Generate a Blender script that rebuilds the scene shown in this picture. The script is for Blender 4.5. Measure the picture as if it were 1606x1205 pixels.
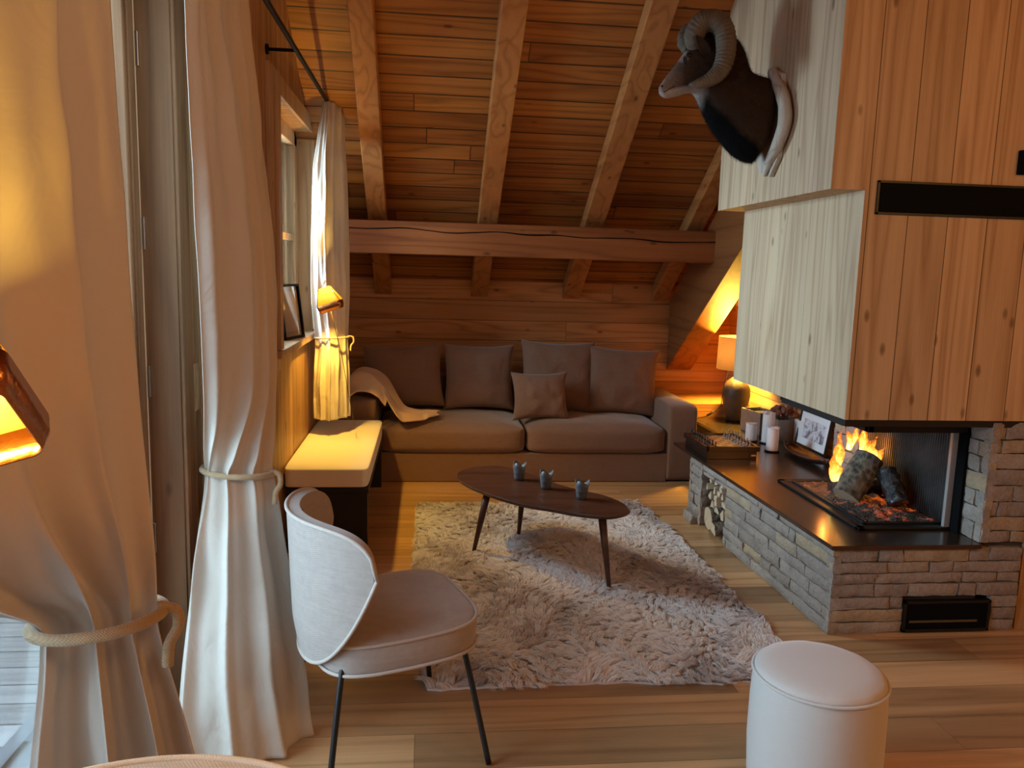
import bpy, bmesh, math, random
import numpy as np
from math import sin, cos, pi, radians, sqrt, atan2
from mathutils import Vector, Matrix, Euler, noise

for o in list(bpy.data.objects):
    bpy.data.objects.remove(o)
SC = bpy.context.scene
COL = SC.collection
random.seed(7)
RNG = np.random.default_rng(7)

# ------------------------------------------------------------------ camera, world, lights, exposure
YAW, PITCH, ROLL = radians(-6.2), radians(8.15), radians(1.60)
FPX = 1250.0
CAMPOS = Vector((0, 0, 1.60))
fwd = Vector((-sin(YAW)*cos(PITCH), cos(YAW)*cos(PITCH), -sin(PITCH)))
rgt = Vector((cos(YAW), sin(YAW), 0))
upv = rgt.cross(fwd)
R_ = rgt*cos(ROLL) + upv*sin(ROLL)
U_ = -rgt*sin(ROLL) + upv*cos(ROLL)
cd = bpy.data.cameras.new('camera')
cd.sensor_width = 36.0
cd.lens = 36.0*FPX/1606.0
cd.clip_start = 0.05
cam = bpy.data.objects.new('camera', cd)
COL.objects.link(cam)
M = Matrix((R_, U_, -fwd)).transposed().to_4x4()
M.translation = CAMPOS
cam.matrix_world = M
SC.camera = cam

SC.view_settings.view_transform = 'Standard'
SC.view_settings.look = 'None'
SC.view_settings.gamma = 1.0
SC.view_settings.exposure = 0.08
SC.view_settings.use_curve_mapping = False
cy = SC.cycles
cy.max_bounces = 7; cy.diffuse_bounces = 4; cy.glossy_bounces = 3; cy.transmission_bounces = 4; cy.transparent_max_bounces = 8
cy.use_adaptive_sampling = True; cy.adaptive_threshold = 0.03; cy.sample_clamp_indirect = 4.0

w = bpy.data.worlds.new('dusk_sky')
SC.world = w
w.use_nodes = True
bg = w.node_tree.nodes['Background']
bg.inputs[0].default_value = (0.60, 0.76, 1.0, 1)
bg.inputs[1].default_value = 1.9

def light(name, kind, loc, energy, color, size=0.1, rot=None, **kw):
    d = bpy.data.lights.new(name, kind)
    d.energy = energy
    d.color = color
    if kind == 'AREA':
        d.shape = 'RECTANGLE'
        d.size = size[0]; d.size_y = size[1]
    elif kind in ('POINT', 'SPOT'):
        d.shadow_soft_size = size
    for k, v in kw.items():
        setattr(d, k, v)
    o = bpy.data.objects.new(name, d)
    COL.objects.link(o)
    o.location = loc
    if rot: o.rotation_euler = rot
    return o
WARM = (1.0, 0.47, 0.10)
AMBER = (1.0, 0.60, 0.085)
# daylight falling through the glazed door and the small window (sky seen from the opening)
light('door_daylight', 'AREA', (-1.75, 1.45, 1.75), 155, (0.58, 0.79, 1.0), (2.3, 2.1), (0, radians(-70), 0))
light('window_daylight', 'AREA', (-1.60, 4.8, 2.05), 140, (0.60, 0.80, 1.0), (1.3, 1.3), (0, radians(-68), radians(-12)), spread=radians(125))
# lamps of the living room behind and beside the camera, plus one added fill
light('ceiling_lamp_glow', 'POINT', (3.1, 0.5, 2.5), 58, WARM, 0.20)
light('overhead_fill', 'POINT', (1.1, -0.3, 2.8), 40, (1.0, 0.58, 0.30), 0.30)  # added fill from above for rug, seat and floor, not a room lamp
light('corner_lamp_glow', 'POINT', (1.9, -2.2, 2.2), 10, WARM, 0.20)

# ------------------------------------------------------------------ helpers
def ray(x, y):
    return fwd + R_*((x-803)/FPX) - U_*((y-602.5)/FPX)
def hit(x, y, axis, val):
    i = 'xyz'.index(axis); d = ray(x, y)
    return CAMPOS + d*((val-CAMPOS[i])/d[i])

def mesh_obj(name, verts, faces, mat=None, parent=None, smooth=False):
    me = bpy.data.meshes.new(name)
    me.from_pydata([tuple(v) for v in verts], [], faces)
    me.update()
    if mat: me.materials.append(mat)
    if smooth:
        me.polygons.foreach_set('use_smooth', [True]*len(me.polygons))
    o = bpy.data.objects.new(name, me)
    COL.objects.link(o)
    if parent: o.parent = parent
    return o
def bm_obj(name, bm, mat=None, parent=None, smooth=False):
    bmesh.ops.recalc_face_normals(bm, faces=bm.faces)
    me = bpy.data.meshes.new(name)
    bm.to_mesh(me); bm.free()
    if mat: me.materials.append(mat)
    if smooth:
        me.polygons.foreach_set('use_smooth', [True]*len(me.polygons))
    o = bpy.data.objects.new(name, me)
    COL.objects.link(o)
    if parent: o.parent = parent
    return o
def thing(name, label, cat, loc=(0, 0, 0), group=None):
    o = bpy.data.objects.new(name, None)
    o.empty_display_size = 0.05
    COL.objects.link(o)
    o.location = loc
    return tag(o, label, cat, group)
def tag(o, label, cat, group=None, kind=None):
    o['label'] = label; o['category'] = cat
    if group: o['group'] = group
    if kind: o['kind'] = kind
    return o
def struct(o):
    o['kind'] = 'structure'
    return o
def mod(o, kind, **kw):
    m = o.modifiers.new(kind.lower(), kind)
    for k, v in kw.items(): setattr(m, k, v)
    return m
def add_box(bm, a, b, bevel=0.0, seg=2, mtx=None):
    a = Vector(a); b = Vector(b)
    r = bmesh.ops.create_cube(bm, size=1.0)
    vs = r['verts']
    c = (a+b)/2; s = b-a
    for v in vs:
        v.co = Vector((v.co.x*s.x+c.x, v.co.y*s.y+c.y, v.co.z*s.z+c.z))
    if bevel > 0:
        es = list({e for v in vs for e in v.link_edges})
        r2 = bmesh.ops.bevel(bm, geom=es, offset=bevel, segments=seg, affect='EDGES', profile=0.5)
        vs = list({v for f in r2['faces'] for v in f.verts} | {v for v in vs if v.is_valid})
    if mtx is not None:
        for v in vs: v.co = mtx @ v.co
    return vs
def box(name, a, b, mat, parent=None, bevel=0.0, seg=2, mtx=None, smooth=False):
    bm = bmesh.new()
    add_box(bm, a, b, bevel, seg, mtx)
    return bm_obj(name, bm, mat, parent, smooth)
def add_prism(bm, pts, lo, hi, axis='z'):
    """extrude a polygon; pts are 2D in the plane orthogonal to axis"""
    def mk(p, h):
        if axis == 'z': return (p[0], p[1], h)
        if axis == 'y': return (p[0], h, p[1])
        return (h, p[0], p[1])
    A = [bm.verts.new(mk(p, lo)) for p in pts]; B = [bm.verts.new(mk(p, hi)) for p in pts]
    n = len(pts)
    bm.faces.new(A); bm.faces.new(B[::-1])
    for i in range(n):
        bm.faces.new((A[i], B[i], B[(i+1) % n], A[(i+1) % n]))
def prism(name, pts, lo, hi, mat, parent=None, axis='z', bevel=0):
    bm = bmesh.new()
    add_prism(bm, pts, lo, hi, axis)
    bmesh.ops.recalc_face_normals(bm, faces=bm.faces)
    if bevel: bmesh.ops.bevel(bm, geom=list(bm.edges), offset=bevel, segments=2, affect='EDGES', profile=0.5)
    return bm_obj(name, bm, mat, parent)
def catmull(pts, n=8, closed=False):
    pts = [Vector(p) for p in pts]; out = []
    N = len(pts); rng = range(N if closed else N-1)
    for i in rng:
        if closed: p0, p1, p2, p3 = pts[i-1], pts[i], pts[(i+1) % N], pts[(i+2) % N]
        else: p0 = pts[max(i-1, 0)]; p1 = pts[i]; p2 = pts[i+1]; p3 = pts[min(i+2, N-1)]
        for k in range(n):
            t = k/n
            out.append(0.5*((2*p1)+(-p0+p2)*t+(2*p0-5*p1+4*p2-p3)*t*t+(-p0+3*p1-3*p2+p3)*t**3))
    if not closed: out.append(pts[-1])
    return out
def add_tube(bm, path, radii, seg=12, closed=False, caps=True, flat=None):
    path = [Vector(p) for p in path]
    n = len(path)
    if not hasattr(radii, '__len__'): radii = [radii]*n
    rings = []; prev = None
    for i, p in enumerate(path):
        if closed: t = path[(i+1) % n]-path[i-1]
        else: t = path[min(i+1, n-1)]-path[max(i-1, 0)]
        t = t.normalized() if t.length > 1e-9 else Vector((0, 0, 1))
        if prev is None:
            a = Vector((0, 0, 1)) if abs(t.z) < 0.9 else Vector((1, 0, 0))
            u = t.cross(a).normalized()
        else:
            u = (prev - t*prev.dot(t)).normalized()
        prev = u; v = t.cross(u)
        f = flat if flat else 1.0
        rings.append([bm.verts.new(p+(u*cos(2*pi*k/seg)+v*sin(2*pi*k/seg)*f)*radii[i]) for k in range(seg)])
    m = n if closed else n-1
    for i in range(m):
        A = rings[i]; B = rings[(i+1) % n]
        for k in range(seg):
            bm.faces.new((A[k], A[(k+1) % seg], B[(k+1) % seg], B[k]))
    if caps and not closed:
        bm.faces.new(rings[0][::-1]); bm.faces.new(rings[-1])
def tube(name, path, radii, mat, parent=None, seg=12, closed=False, flat=None):
    bm = bmesh.new(); add_tube(bm, path, radii, seg, closed, flat=flat)
    return bm_obj(name, bm, mat, parent, True)
def add_lathe(bm, prof, c=(0, 0, 0), seg=24, mtx=None):
    """prof: list of (r,z) bottom->top, capped when r>0 at the ends"""
    rings = []
    for r, z in prof:
        rings.append([bm.verts.new(Vector((c[0]+r*cos(2*pi*k/seg), c[1]+r*sin(2*pi*k/seg), c[2]+z))) for k in range(seg)])
    for A, B in zip(rings, rings[1:]):
        for k in range(seg):
            bm.faces.new((A[k], A[(k+1) % seg], B[(k+1) % seg], B[k]))
    bm.faces.new(rings[0][::-1]); bm.faces.new(rings[-1])
    if mtx is not None:
        for R in rings:
            for v in R: v.co = mtx @ v.co
def lathe(name, prof, c, mat, parent=None, seg=24, smooth=True, mtx=None):
    bm = bmesh.new(); add_lathe(bm, prof, c, seg, mtx)
    return bm_obj(name, bm, mat, parent, smooth)
def grid_obj(name, P, mat, parent=None, wrap=False, thick=0.0):
    """P: rows of points"""
    nr, nc = len(P), len(P[0])
    V = [p for r in P for p in r]; F = []
    for i in range(nr-1):
        for j in range(nc-1 + (1 if wrap else 0)):
            F.append((i*nc+j, i*nc+(j+1) % nc, (i+1)*nc+(j+1) % nc, (i+1)*nc+j))
    o = mesh_obj(name, V, F, mat, parent, True)
    if thick: mod(o, 'SOLIDIFY', thickness=thick, offset=0)
    return o
def autosmooth(o, ang=35):
    me = o.data
    me.polygons.foreach_set('use_smooth', [True]*len(me.polygons))
    try: me.set_sharp_from_angle(angle=radians(ang))
    except Exception: pass
    return o

# ------------------------------------------------------------------ materials
class NT:
    def __init__(s, name):
        s.m = bpy.data.materials.new(name); s.m.use_nodes = True
        s.t = s.m.node_tree; s.n = s.t.nodes; s.l = s.t.links
        s.b = s.n['Principled BSDF']; s.out = s.n['Material Output']
    def new(s, kind, **kw):
        x = s.n.new(kind)
        for k, v in kw.items(): setattr(x, k, v)
        return x
    def put(s, sock, v):
        if isinstance(v, bpy.types.NodeSocket): s.l.new(v, sock)
        elif v is not None:
            try: sock.default_value = v
            except Exception: sock.default_value = (*v, 1)
    def math(s, op, a, b=None, c=None, clamp=False):
        x = s.new('ShaderNodeMath', operation=op, use_clamp=clamp)
        s.put(x.inputs[0], a); s.put(x.inputs[1], b)
        if c is not None: s.put(x.inputs[2], c)
        return x.outputs[0]
    def comb(s, a, b, c):
        x = s.new('ShaderNodeCombineXYZ')
        s.put(x.inputs[0], a); s.put(x.inputs[1], b); s.put(x.inputs[2], c)
        return x.outputs[0]
    def noise(s, vec, scale, detail=4, rough=0.5, dist=0.0):
        x = s.new('ShaderNodeTexNoise')
        if vec is not None: s.put(x.inputs['Vector'], vec)
        x.inputs['Scale'].default_value = scale; x.inputs['Detail'].default_value = detail
        x.inputs['Roughness'].default_value = rough; x.inputs['Distortion'].default_value = dist
        return x.outputs['Fac']
    def ramp(s, fac, stops):
        x = s.new('ShaderNodeValToRGB'); s.put(x.inputs[0], fac)
        e = x.color_ramp.elements
        while len(e) < len(stops): e.new(0.5)
        for i, (p, c) in enumerate(stops):
            e[i].position = p
            e[i].color = (c, c, c, 1) if not hasattr(c, '__len__') else (*c, 1)
        return x.outputs[0]
    def mix(s, fac, a, b, blend='MIX'):
        x = s.new('ShaderNodeMix', data_type='RGBA', blend_type=blend)
        s.put(x.inputs[0], fac); s.put(x.inputs[6], a); s.put(x.inputs[7], b)
        return x.outputs[2]
    def bump(s, h, strength=0.3, dist=0.01, normal=None):
        x = s.new('ShaderNodeBump'); s.put(x.inputs['Height'], h)
        x.inputs['Strength'].default_value = strength; x.inputs['Distance'].default_value = dist
        if normal: s.l.new(normal, x.inputs['Normal'])
        return x.outputs[0]
    def coords(s, kind='world'):
        if kind == 'world':
            return s.new('ShaderNodeNewGeometry').outputs['Position']
        return s.new('ShaderNodeTexCoord').outputs['Object']
    def sep(s, v):
        x = s.new('ShaderNodeSeparateXYZ'); s.l.new(v, x.inputs[0])
        return x.outputs[0], x.outputs[1], x.outputs[2]
    def base(s, col=None, rough=None, metal=None, normal=None, **kw):
        if col is not None: s.put(s.b.inputs['Base Color'], col if isinstance(col, bpy.types.NodeSocket) else (*col, 1))
        if rough is not None: s.put(s.b.inputs['Roughness'], rough)
        if metal is not None: s.put(s.b.inputs['Metallic'], metal)
        if normal is not None: s.l.new(normal, s.b.inputs['Normal'])
        for k, v in kw.items(): s.put(s.b.inputs[k.replace('_', ' ')], v)
        return s.m

def wood(name, along, across, other, light_c, dark_c, width=None, offset=0.0, groove=0.004, rough=0.55,
         length=None, var=0.25, ring=9.0, knot=True, coord='world', spec=0.35, gcol=(0.03, 0.015, 0.006), hue=0.0):
    N = NT(name)
    X = dict(zip('xyz', N.sep(N.coords(coord))))
    u, v, wv = X[along], X[across], X[other]
    if width:
        vs = N.math('DIVIDE', N.math('ADD', v, offset), width)
        idx = N.math('FLOOR', vs)
        fr = N.math('FRACT', vs)
        wn = N.new('ShaderNodeTexWhiteNoise', noise_dimensions='1D'); N.put(wn.inputs['W'], idx)
        r1 = wn.outputs['Value']
        if length:
            us = N.math('DIVIDE', N.math('ADD', u, N.math('MULTIPLY', r1, 17.3)), length)
            iu = N.math('FLOOR', us); fu = N.math('FRACT', us)
            wn2 = N.new('ShaderNodeTexWhiteNoise', noise_dimensions='2D')
            N.put(wn2.inputs['Vector'], N.comb(idx, iu, 0.0))
            r = wn2.outputs['Value']
        else: r = r1
    else:
        r = 0.37
    shift = N.math('MULTIPLY', r, 31.0)
    uu = N.math('ADD', u, shift)
    # cathedral figure = contour lines of stretched noise
    n1 = N.noise(N.comb(N.math('MULTIPLY', uu, 0.30), N.math('MULTIPLY', v, 5.5), N.math('ADD', N.math('MULTIPLY', wv, 5.5), shift)), 1.0, 2, 0.45, 0.3)
    rings = N.math('PINGPONG', N.math('MULTIPLY', n1, ring), 0.5)
    rings = N.math('POWER', N.math('MULTIPLY', rings, 2.0), 2.2)
    fine = N.noise(N.comb(N.math('MULTIPLY', uu, 3.0), N.math('MULTIPLY', v, 160.0), N.math('MULTIPLY', wv, 160.0)), 1.0, 3, 0.6)
    blot = N.noise(N.comb(N.math('MULTIPLY', uu, 1.3), N.math('MULTIPLY', v, 9.0), N.math('MULTIPLY', wv, 9.0)), 1.0, 4, 0.6, 0.6)
    f = N.math('ADD', N.math('MULTIPLY', rings, 0.62), N.math('MULTIPLY', N.math('SUBTRACT', fine, 0.25), 0.7))
    f = N.math('ADD', f, N.math('MULTIPLY', N.math('SUBTRACT', blot, 0.5), 0.7), clamp=True)
    col = N.mix(f, (*light_c, 1), (*dark_c, 1))
    if width:
        hs = N.new('ShaderNodeHueSaturation'); N.put(hs.inputs['Color'], col)
        N.put(hs.inputs['Value'], N.math('ADD', N.math('MULTIPLY', N.math('SUBTRACT', r, 0.5), 2*var), 1.0))
        if hue: N.put(hs.inputs['Hue'], N.math('ADD', N.math('MULTIPLY', N.math('SUBTRACT', r, 0.5), hue), 0.5))
        col = hs.outputs[0]
    if knot:
        vo = N.new('ShaderNodeTexVoronoi')
        N.put(vo.inputs['Vector'], N.comb(N.math('MULTIPLY', uu, 3.4), N.math('MULTIPLY', v, 7.5), N.math('ADD', N.math('MULTIPLY', wv, 7.5), shift)))
        vo.inputs['Scale'].default_value = 1.0
        kn = N.ramp(vo.outputs['Distance'], [(0.03, 1.0), (0.07, 0.75), (0.12, 0.0)])
        col = N.mix(N.math('MULTIPLY', kn, 0.75), col, (dark_c[0]*0.35, dark_c[1]*0.28, dark_c[2]*0.22, 1))
    h = N.math('MULTIPLY', f, -0.25)
    if width:
        d = N.math('ABSOLUTE', N.math('SUBTRACT', fr, 0.5))
        g = N.math('GREATER_THAN', d, 0.5-groove/width/2)
        if length:
            d2 = N.math('ABSOLUTE', N.math('SUBTRACT', fu, 0.5))
            g = N.math('MAXIMUM', g, N.math('GREATER_THAN', d2, 0.5-groove*0.7/length/2))
        col = N.mix(N.math('MULTIPLY', g, 0.85), col, (*gcol, 1))
        h = N.math('SUBTRACT', h, N.math('MULTIPLY', g, 1.2))
    return N.base(col, rough, 0.0, N.bump(h, 0.35, 0.004), Specular_IOR_Level=spec)

SPR_L, SPR_D = (0.56, 0.35, 0.19), (0.34, 0.175, 0.075)
PALE_L, PALE_D = (0.66, 0.52, 0.36), (0.44, 0.29, 0.165)
m_floor = wood('oak_floor', 'x', 'y', 'z', (0.54, 0.315, 0.145), (0.28, 0.148, 0.062), 0.205, 0.09, 0.002, 0.33, length=1.9, var=0.34, ring=7, knot=False, spec=0.5)
m_ceil = wood('ceiling_boards', 'x', 'y', 'z', (0.41, 0.150, 0.034), (0.185, 0.057, 0.010), 0.121, 0.033, 0.009, 0.5, length=3.1, var=0.26, hue=0.01)
m_wallb = wood('back_wall_boards', 'x', 'z', 'y', (0.50, 0.215, 0.070), (0.26, 0.095, 0.026), 0.172, 0.042, 0.005, 0.5, length=4.3, var=0.18)
m_walll = wood('left_wall_boards', 'z', 'y', 'x', (0.50, 0.28, 0.13), (0.27, 0.125, 0.05), 0.125, 0.02, 0.007, 0.5, var=0.2)
m_wallr = wood('right_wall_boards', 'y', 'z', 'x', (0.52, 0.30, 0.15), (0.30, 0.15, 0.06), 0.172, 0.042, 0.005, 0.5, var=0.18)
m_hood_side = wood('hood_side_boards', 'z', 'y', 'x', (0.58, 0.43, 0.27), (0.38, 0.235, 0.125), 0.165, 0.083, 0.0025, 0.6, var=0.10, ring=8, gcol=(0.14, 0.09, 0.05))  # same wood as the front, paler: cool daylight put into the colour
m_hood_front = wood('hood_front_boards', 'z', 'x', 'y', (0.55, 0.35, 0.175), (0.33, 0.175, 0.072), 0.181, 0.155, 0.004, 0.6, var=0.12, ring=8)  # same wood as the sides, more orange: warm lamplight put into the colour
m_upper_side = wood('chimney_side_boards', 'z', 'y', 'x', (0.58, 0.42, 0.265), (0.36, 0.22, 0.12), 0.165, 0.05, 0.0025, 0.6, var=0.10, ring=9, gcol=(0.12, 0.075, 0.04))  # pale like the hood side, with the daylight in its colour
m_raft = wood('rafter_timber', 'y', 'x', 'z', (0.48, 0.195, 0.058), (0.28, 0.095, 0.024), rough=0.5, ring=6)
m_beam = wood('purlin_timber', 'x', 'z', 'y', (0.35, 0.115, 0.030), (0.18, 0.052, 0.013), rough=0.55, ring=7)
m_brace = wood('principal_timber', 'y', 'z', 'x', (0.29, 0.10, 0.027), (0.15, 0.046, 0.012), rough=0.55, ring=5)
m_frame = wood('window_timber', 'z', 'y', 'x', (0.50, 0.32, 0.18), (0.32, 0.18, 0.085), rough=0.5, ring=10)
m_door = wood('door_timber', 'z', 'x', 'y', (0.29, 0.145, 0.065), (0.15, 0.068, 0.028), 0.5, 0.1, 0.0, 0.6, var=0.05, ring=10)
m_deck = wood('deck_boards', 'x', 'y', 'z', (0.78, 0.75, 0.73), (0.52, 0.50, 0.48), 0.14, 0.0, 0.007, 0.8, var=0.2, knot=False)
m_table = wood('walnut', 'x', 'y', 'z', (0.080, 0.027, 0.012), (0.034, 0.011, 0.005), rough=0.42, ring=12, knot=False, coord='obj', spec=0.5)
m_blond = wood('blond_wood', 'x', 'y', 'z', (0.55, 0.38, 0.22), (0.36, 0.22, 0.11), rough=0.5, coord='obj')
m_darkwood = wood('dark_wood', 'x', 'y', 'z', (0.026, 0.011, 0.007), (0.012, 0.005, 0.003), rough=0.35, coord='obj', knot=False, spec=0.5)
m_drift = wood('driftwood', 'z', 'x', 'y', (0.50, 0.43, 0.35), (0.30, 0.24, 0.18), rough=0.7, coord='obj', knot=False, ring=16)

def plain(name, col, rough=0.5, metal=0.0, nscale=None, nstr=0.2, ndist=0.002, cvar=0.0, **kw):
    N = NT(name); normal = None; c = col
    if nscale:
        f = N.noise(N.coords('obj'), nscale, 5, 0.6)
        normal = N.bump(f, nstr, ndist)
        if cvar: c = N.mix(f, tuple(min(1, x*(1-cvar)) for x in col)+(1,), tuple(min(1, x*(1+cvar)) for x in col)+(1,))
    return N.base(c, rough, metal, normal, **kw)

m_black = plain('black_metal', (0.006, 0.006, 0.006), 0.45, 0.0)
m_blackmat = plain('matt_black', (0.003, 0.003, 0.003), 0.8, Specular_IOR_Level=0.1)
m_rod = plain('black_iron', (0.010, 0.008, 0.007), 0.6, 0.0, Specular_IOR_Level=0.2)
m_steel = plain('brushed_steel', (0.55, 0.54, 0.53), 0.3, 1.0)
m_brass = plain('brass', (0.75, 0.55, 0.28), 0.22, 1.0)
m_slab = plain('dark_steel_slab', (0.11, 0.075, 0.055), 0.22, 0.8, 18, 0.05, 0.001, 0.3)
m_zinc = plain('zinc', (0.115, 0.135, 0.155), 0.5, 0.4, 30, 0.15, 0.002, 0.3)
m_galv = plain('galvanised_box', (0.27, 0.24, 0.21), 0.5, 0.55, 14, 0.15, 0.002, 0.4)
m_wax = plain('wax', (0.80, 0.70, 0.66), 0.4, 0.0, 20, 0.3, 0.003, 0.05, Subsurface_Weight=0.3, Subsurface_Radius=(0.02, 0.01, 0.006))
m_flower = plain('dried_flower', (0.20, 0.085, 0.05), 0.8, 0, 60, 0.8, 0.01, 0.6)
m_white = plain('white_card', (0.74, 0.73, 0.72), 0.6)
m_greywhite = plain('grey_white_paint', (0.62, 0.62, 0.62), 0.5)
m_snow = plain('snow', (0.80, 0.83, 0.88), 0.8)
m_soil = plain('dark_inside', (0.02, 0.014, 0.01), 0.9)
m_horn = None
m_ceramic = plain('stoneware', (0.045, 0.027, 0.016), 0.55, 0, 26, 0.6, 0.006, 0.7)
m_cord = plain('lamp_cord', (0.03, 0.02, 0.015), 0.5)
m_silver = plain('silver_plate', (0.65, 0.65, 0.66), 0.3, 1.0)
m_pinkpiece = plain('pale_piece', (0.30, 0.19, 0.13), 0.3)
m_darkpiece = plain('dark_piece', (0.03, 0.012, 0.008), 0.25)
m_eye = plain('glass_eye', (0.012, 0.007, 0.004), 0.05)
m_log_end = plain('split_wood', (0.50, 0.38, 0.25), 0.75, 0, 20, 0.5, 0.006, 0.35)

def fabric(name, col, weave=500.0, strength=0.35, cvar=0.12, wrinkle=0.0, rough=0.9, sheen=0.3, transl=0.0, coord='obj', wdist=0.02, wscale=6.0, thread=0.0):
    N = NT(name)
    P = N.coords(coord); x, y, z = N.sep(P)
    a = N.math('SINE', N.math('MULTIPLY', N.math('ADD', x, y), weave))
    b = N.math('SINE', N.math('MULTIPLY', N.math('ADD', z, N.math('MULTIPLY', y, 0.37)), weave))
    wv = N.math('MULTIPLY', a, b)
    n = N.noise(P, 40, 4, 0.7)
    slub = N.noise(N.comb(N.math('MULTIPLY', x, 8), N.math('MULTIPLY', y, 8), N.math('MULTIPLY', z, 90)), 1.0, 3, 0.6)
    f = N.math('ADD', N.math('MULTIPLY', wv, 0.25), N.math('MULTIPLY', n, 0.5))
    f = N.math('ADD', f, N.math('MULTIPLY', slub, 0.5))
    col_s = N.mix(f, tuple(max(0, c*(1-cvar-thread)) for c in col)+(1,), tuple(min(1, c*(1+cvar)) for c in col)+(1,))
    h = f
    nm = N.bump(h, strength, 0.0012)
    if wrinkle:
        wr = N.noise(P, wscale, 3, 0.55, 1.1)
        nm = N.bump(wr, wrinkle, wdist, nm)
    N.base(col_s, rough, 0.0, nm, Sheen_Weight=sheen, Specular_IOR_Level=0.15)
    if transl:
        tr = N.new('ShaderNodeBsdfTranslucent'); N.l.new(col_s, tr.inputs[0]); N.l.new(nm, tr.inputs['Normal'])
        mx = N.new('ShaderNodeMixShader'); mx.inputs[0].default_value = transl
        N.l.new(N.b.outputs[0], mx.inputs[1]); N.l.new(tr.outputs[0], mx.inputs[2]); N.l.new(mx.outputs[0], N.out.inputs[0])
    return N.m
m_curtain = fabric('cream_curtain', (0.66, 0.585, 0.50), 2500, 0.12, 0.03, 0.55, 0.85, 0.15, 0.12, 'world', 0.02, 5.0)
m_sofa = fabric('taupe_linen', (0.215, 0.120, 0.078), 900, 0.4, 0.18, 0.35, wscale=9, wdist=0.015)
m_cushion = fabric('taupe_cushion_linen', (0.205, 0.108, 0.066), 900, 0.4, 0.18, 0.45, wscale=8, wdist=0.02)
m_chair = fabric('beige_tweed', (0.42, 0.345, 0.295), 1100, 0.8, 0.14, 0.0, thread=0.25)
m_pipe = fabric('beige_piping', (0.48, 0.40, 0.34), 1500, 0.6, 0.15)
m_pouf = fabric('beige_velvet', (0.56, 0.52, 0.47), 2500, 0.15, 0.04, 0.15, sheen=0.6, wscale=14, wdist=0.006)
m_bench = fabric('cream_bench_cover', (0.78, 0.70, 0.60), 1800, 0.2, 0.04, 0.12, wdist=0.01)
m_throw = fabric('beige_throw', (0.62, 0.39, 0.22), 1200, 0.3, 0.08, 0.35)
m_rope = fabric('jute_rope', (0.42, 0.30, 0.17), 900, 1.0, 0.35, 0.0)

# natural stone, one tint per stone
def stone_mat(name, c1, c2, c3):
    N = NT(name)
    g = N.new('ShaderNodeNewGeometry')
    P = g.outputs['Position']; rnd = g.outputs['Random Per Island']
    col = N.ramp(rnd, [(0.0, c1), (0.45, c2), (0.72, c1), (0.86, c3), (1.0, c2)])
    n = N.noise(P, 9, 6, 0.7, 0.4); n2 = N.noise(P, 60, 5, 0.7)
    hs = N.new('ShaderNodeHueSaturation'); N.put(hs.inputs['Color'], col)
    N.put(hs.inputs['Value'], N.math('ADD', 0.10, N.math('ADD', N.math('MULTIPLY', n, 0.9), N.math('MULTIPLY', n2, 0.9))))
    h = N.math('ADD', N.math('MULTIPLY', n, 0.7), N.math('MULTIPLY', n2, 0.4))
    return N.base(hs.outputs[0], 0.85, 0, N.bump(h, 1.0, 0.02), Specular_IOR_Level=0.25)
m_stone = stone_mat('ledge_stone', (0.27, 0.225, 0.19), (0.34, 0.285, 0.24), (0.40, 0.30, 0.18))
m_mortar = plain('dark_joint', (0.06, 0.05, 0.04), 0.95)

def glass(name, tint=(0.9, 0.95, 0.95), refl=0.12):
    N = NT(name)
    tr = N.new('ShaderNodeBsdfTransparent'); tr.inputs[0].default_value = (*tint, 1)
    gl = N.new('ShaderNodeBsdfGlossy'); gl.inputs['Roughness'].default_value = 0.03
    fr = N.new('ShaderNodeLayerWeight'); fr.inputs[0].default_value = 0.25
    mx = N.new('ShaderNodeMixShader')
    N.l.new(N.math('MAXIMUM', N.math('MULTIPLY', fr.outputs['Fresnel'], 0.7), refl*0.3), mx.inputs[0])
    N.l.new(tr.outputs[0], mx.inputs[1]); N.l.new(gl.outputs[0], mx.inputs[2]); N.l.new(mx.outputs[0], N.out.inputs[0])
    return N.m
m_glass = glass('window_glass')

# ================================================================== THE SETTING
YB, ZB, SL = 6.90, 1.503, 0.67
def zc(y): return ZB + SL*(YB-y)
YR = 1.2
struct(box('floor', (-1.0, -3.2, -0.06), (4.8, YB+0.1, 0.0), m_floor))
# sloping ceiling boards (slab) and the counter slope behind the camera
prism_pts = [(YB+0.25, zc(YB+0.25)), (YR, zc(YR)), (-3.4, zc(YR)-SL*(YR+3.4)), (-3.4, zc(YR)-SL*(YR+3.4)+0.1), (YR, zc(YR)+0.12), (YB+0.25, zc(YB+0.25)+0.12)]
struct(prism('ceiling', prism_pts, -1.3, 4.9, m_ceil, axis='x'))
struct(box('wall_back', (-1.2, YB, 0), (4.8, YB+0.12, 1.75), m_wallb))
struct(box('wall_right', (2.70, 4.62, 0), (2.82, YB, 3.4), m_wallr))
struct(box('wall_east', (4.7, -3.2, 0), (4.82, 3.3, 5.6), m_walll))
struct(box('wall_south', (-1.3, -3.3, 0), (4.8, -3.2, 5.6), m_wallb))
XW = -0.78
def wall_left():
    bm = bmesh.new()
    xo = -1.22
    D0, D1, DZ = 0.25, 2.62, 2.52      # door opening
    W0, W1, WZ0, WZ1 = 4.24, 5.55, 1.12, 2.45
    add_box(bm, (xo, -3.2, 0), (XW, D0, 5.6))
    add_box(bm, (xo, D0, DZ+0.12), (XW, D1, 5.6))
    add_box(bm, (xo, D1, 0), (XW, W0, 5.6))
    add_box(bm, (xo, W0, 0), (XW, W1, WZ0))
    add_box(bm, (xo, W0, WZ1), (XW, W1, 5.6))
    add_box(bm, (xo, W1, 0), (XW, YB+0.1, 5.6))
    return bm_obj('wall_left', bm, m_walll)
struct(wall_left())

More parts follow.
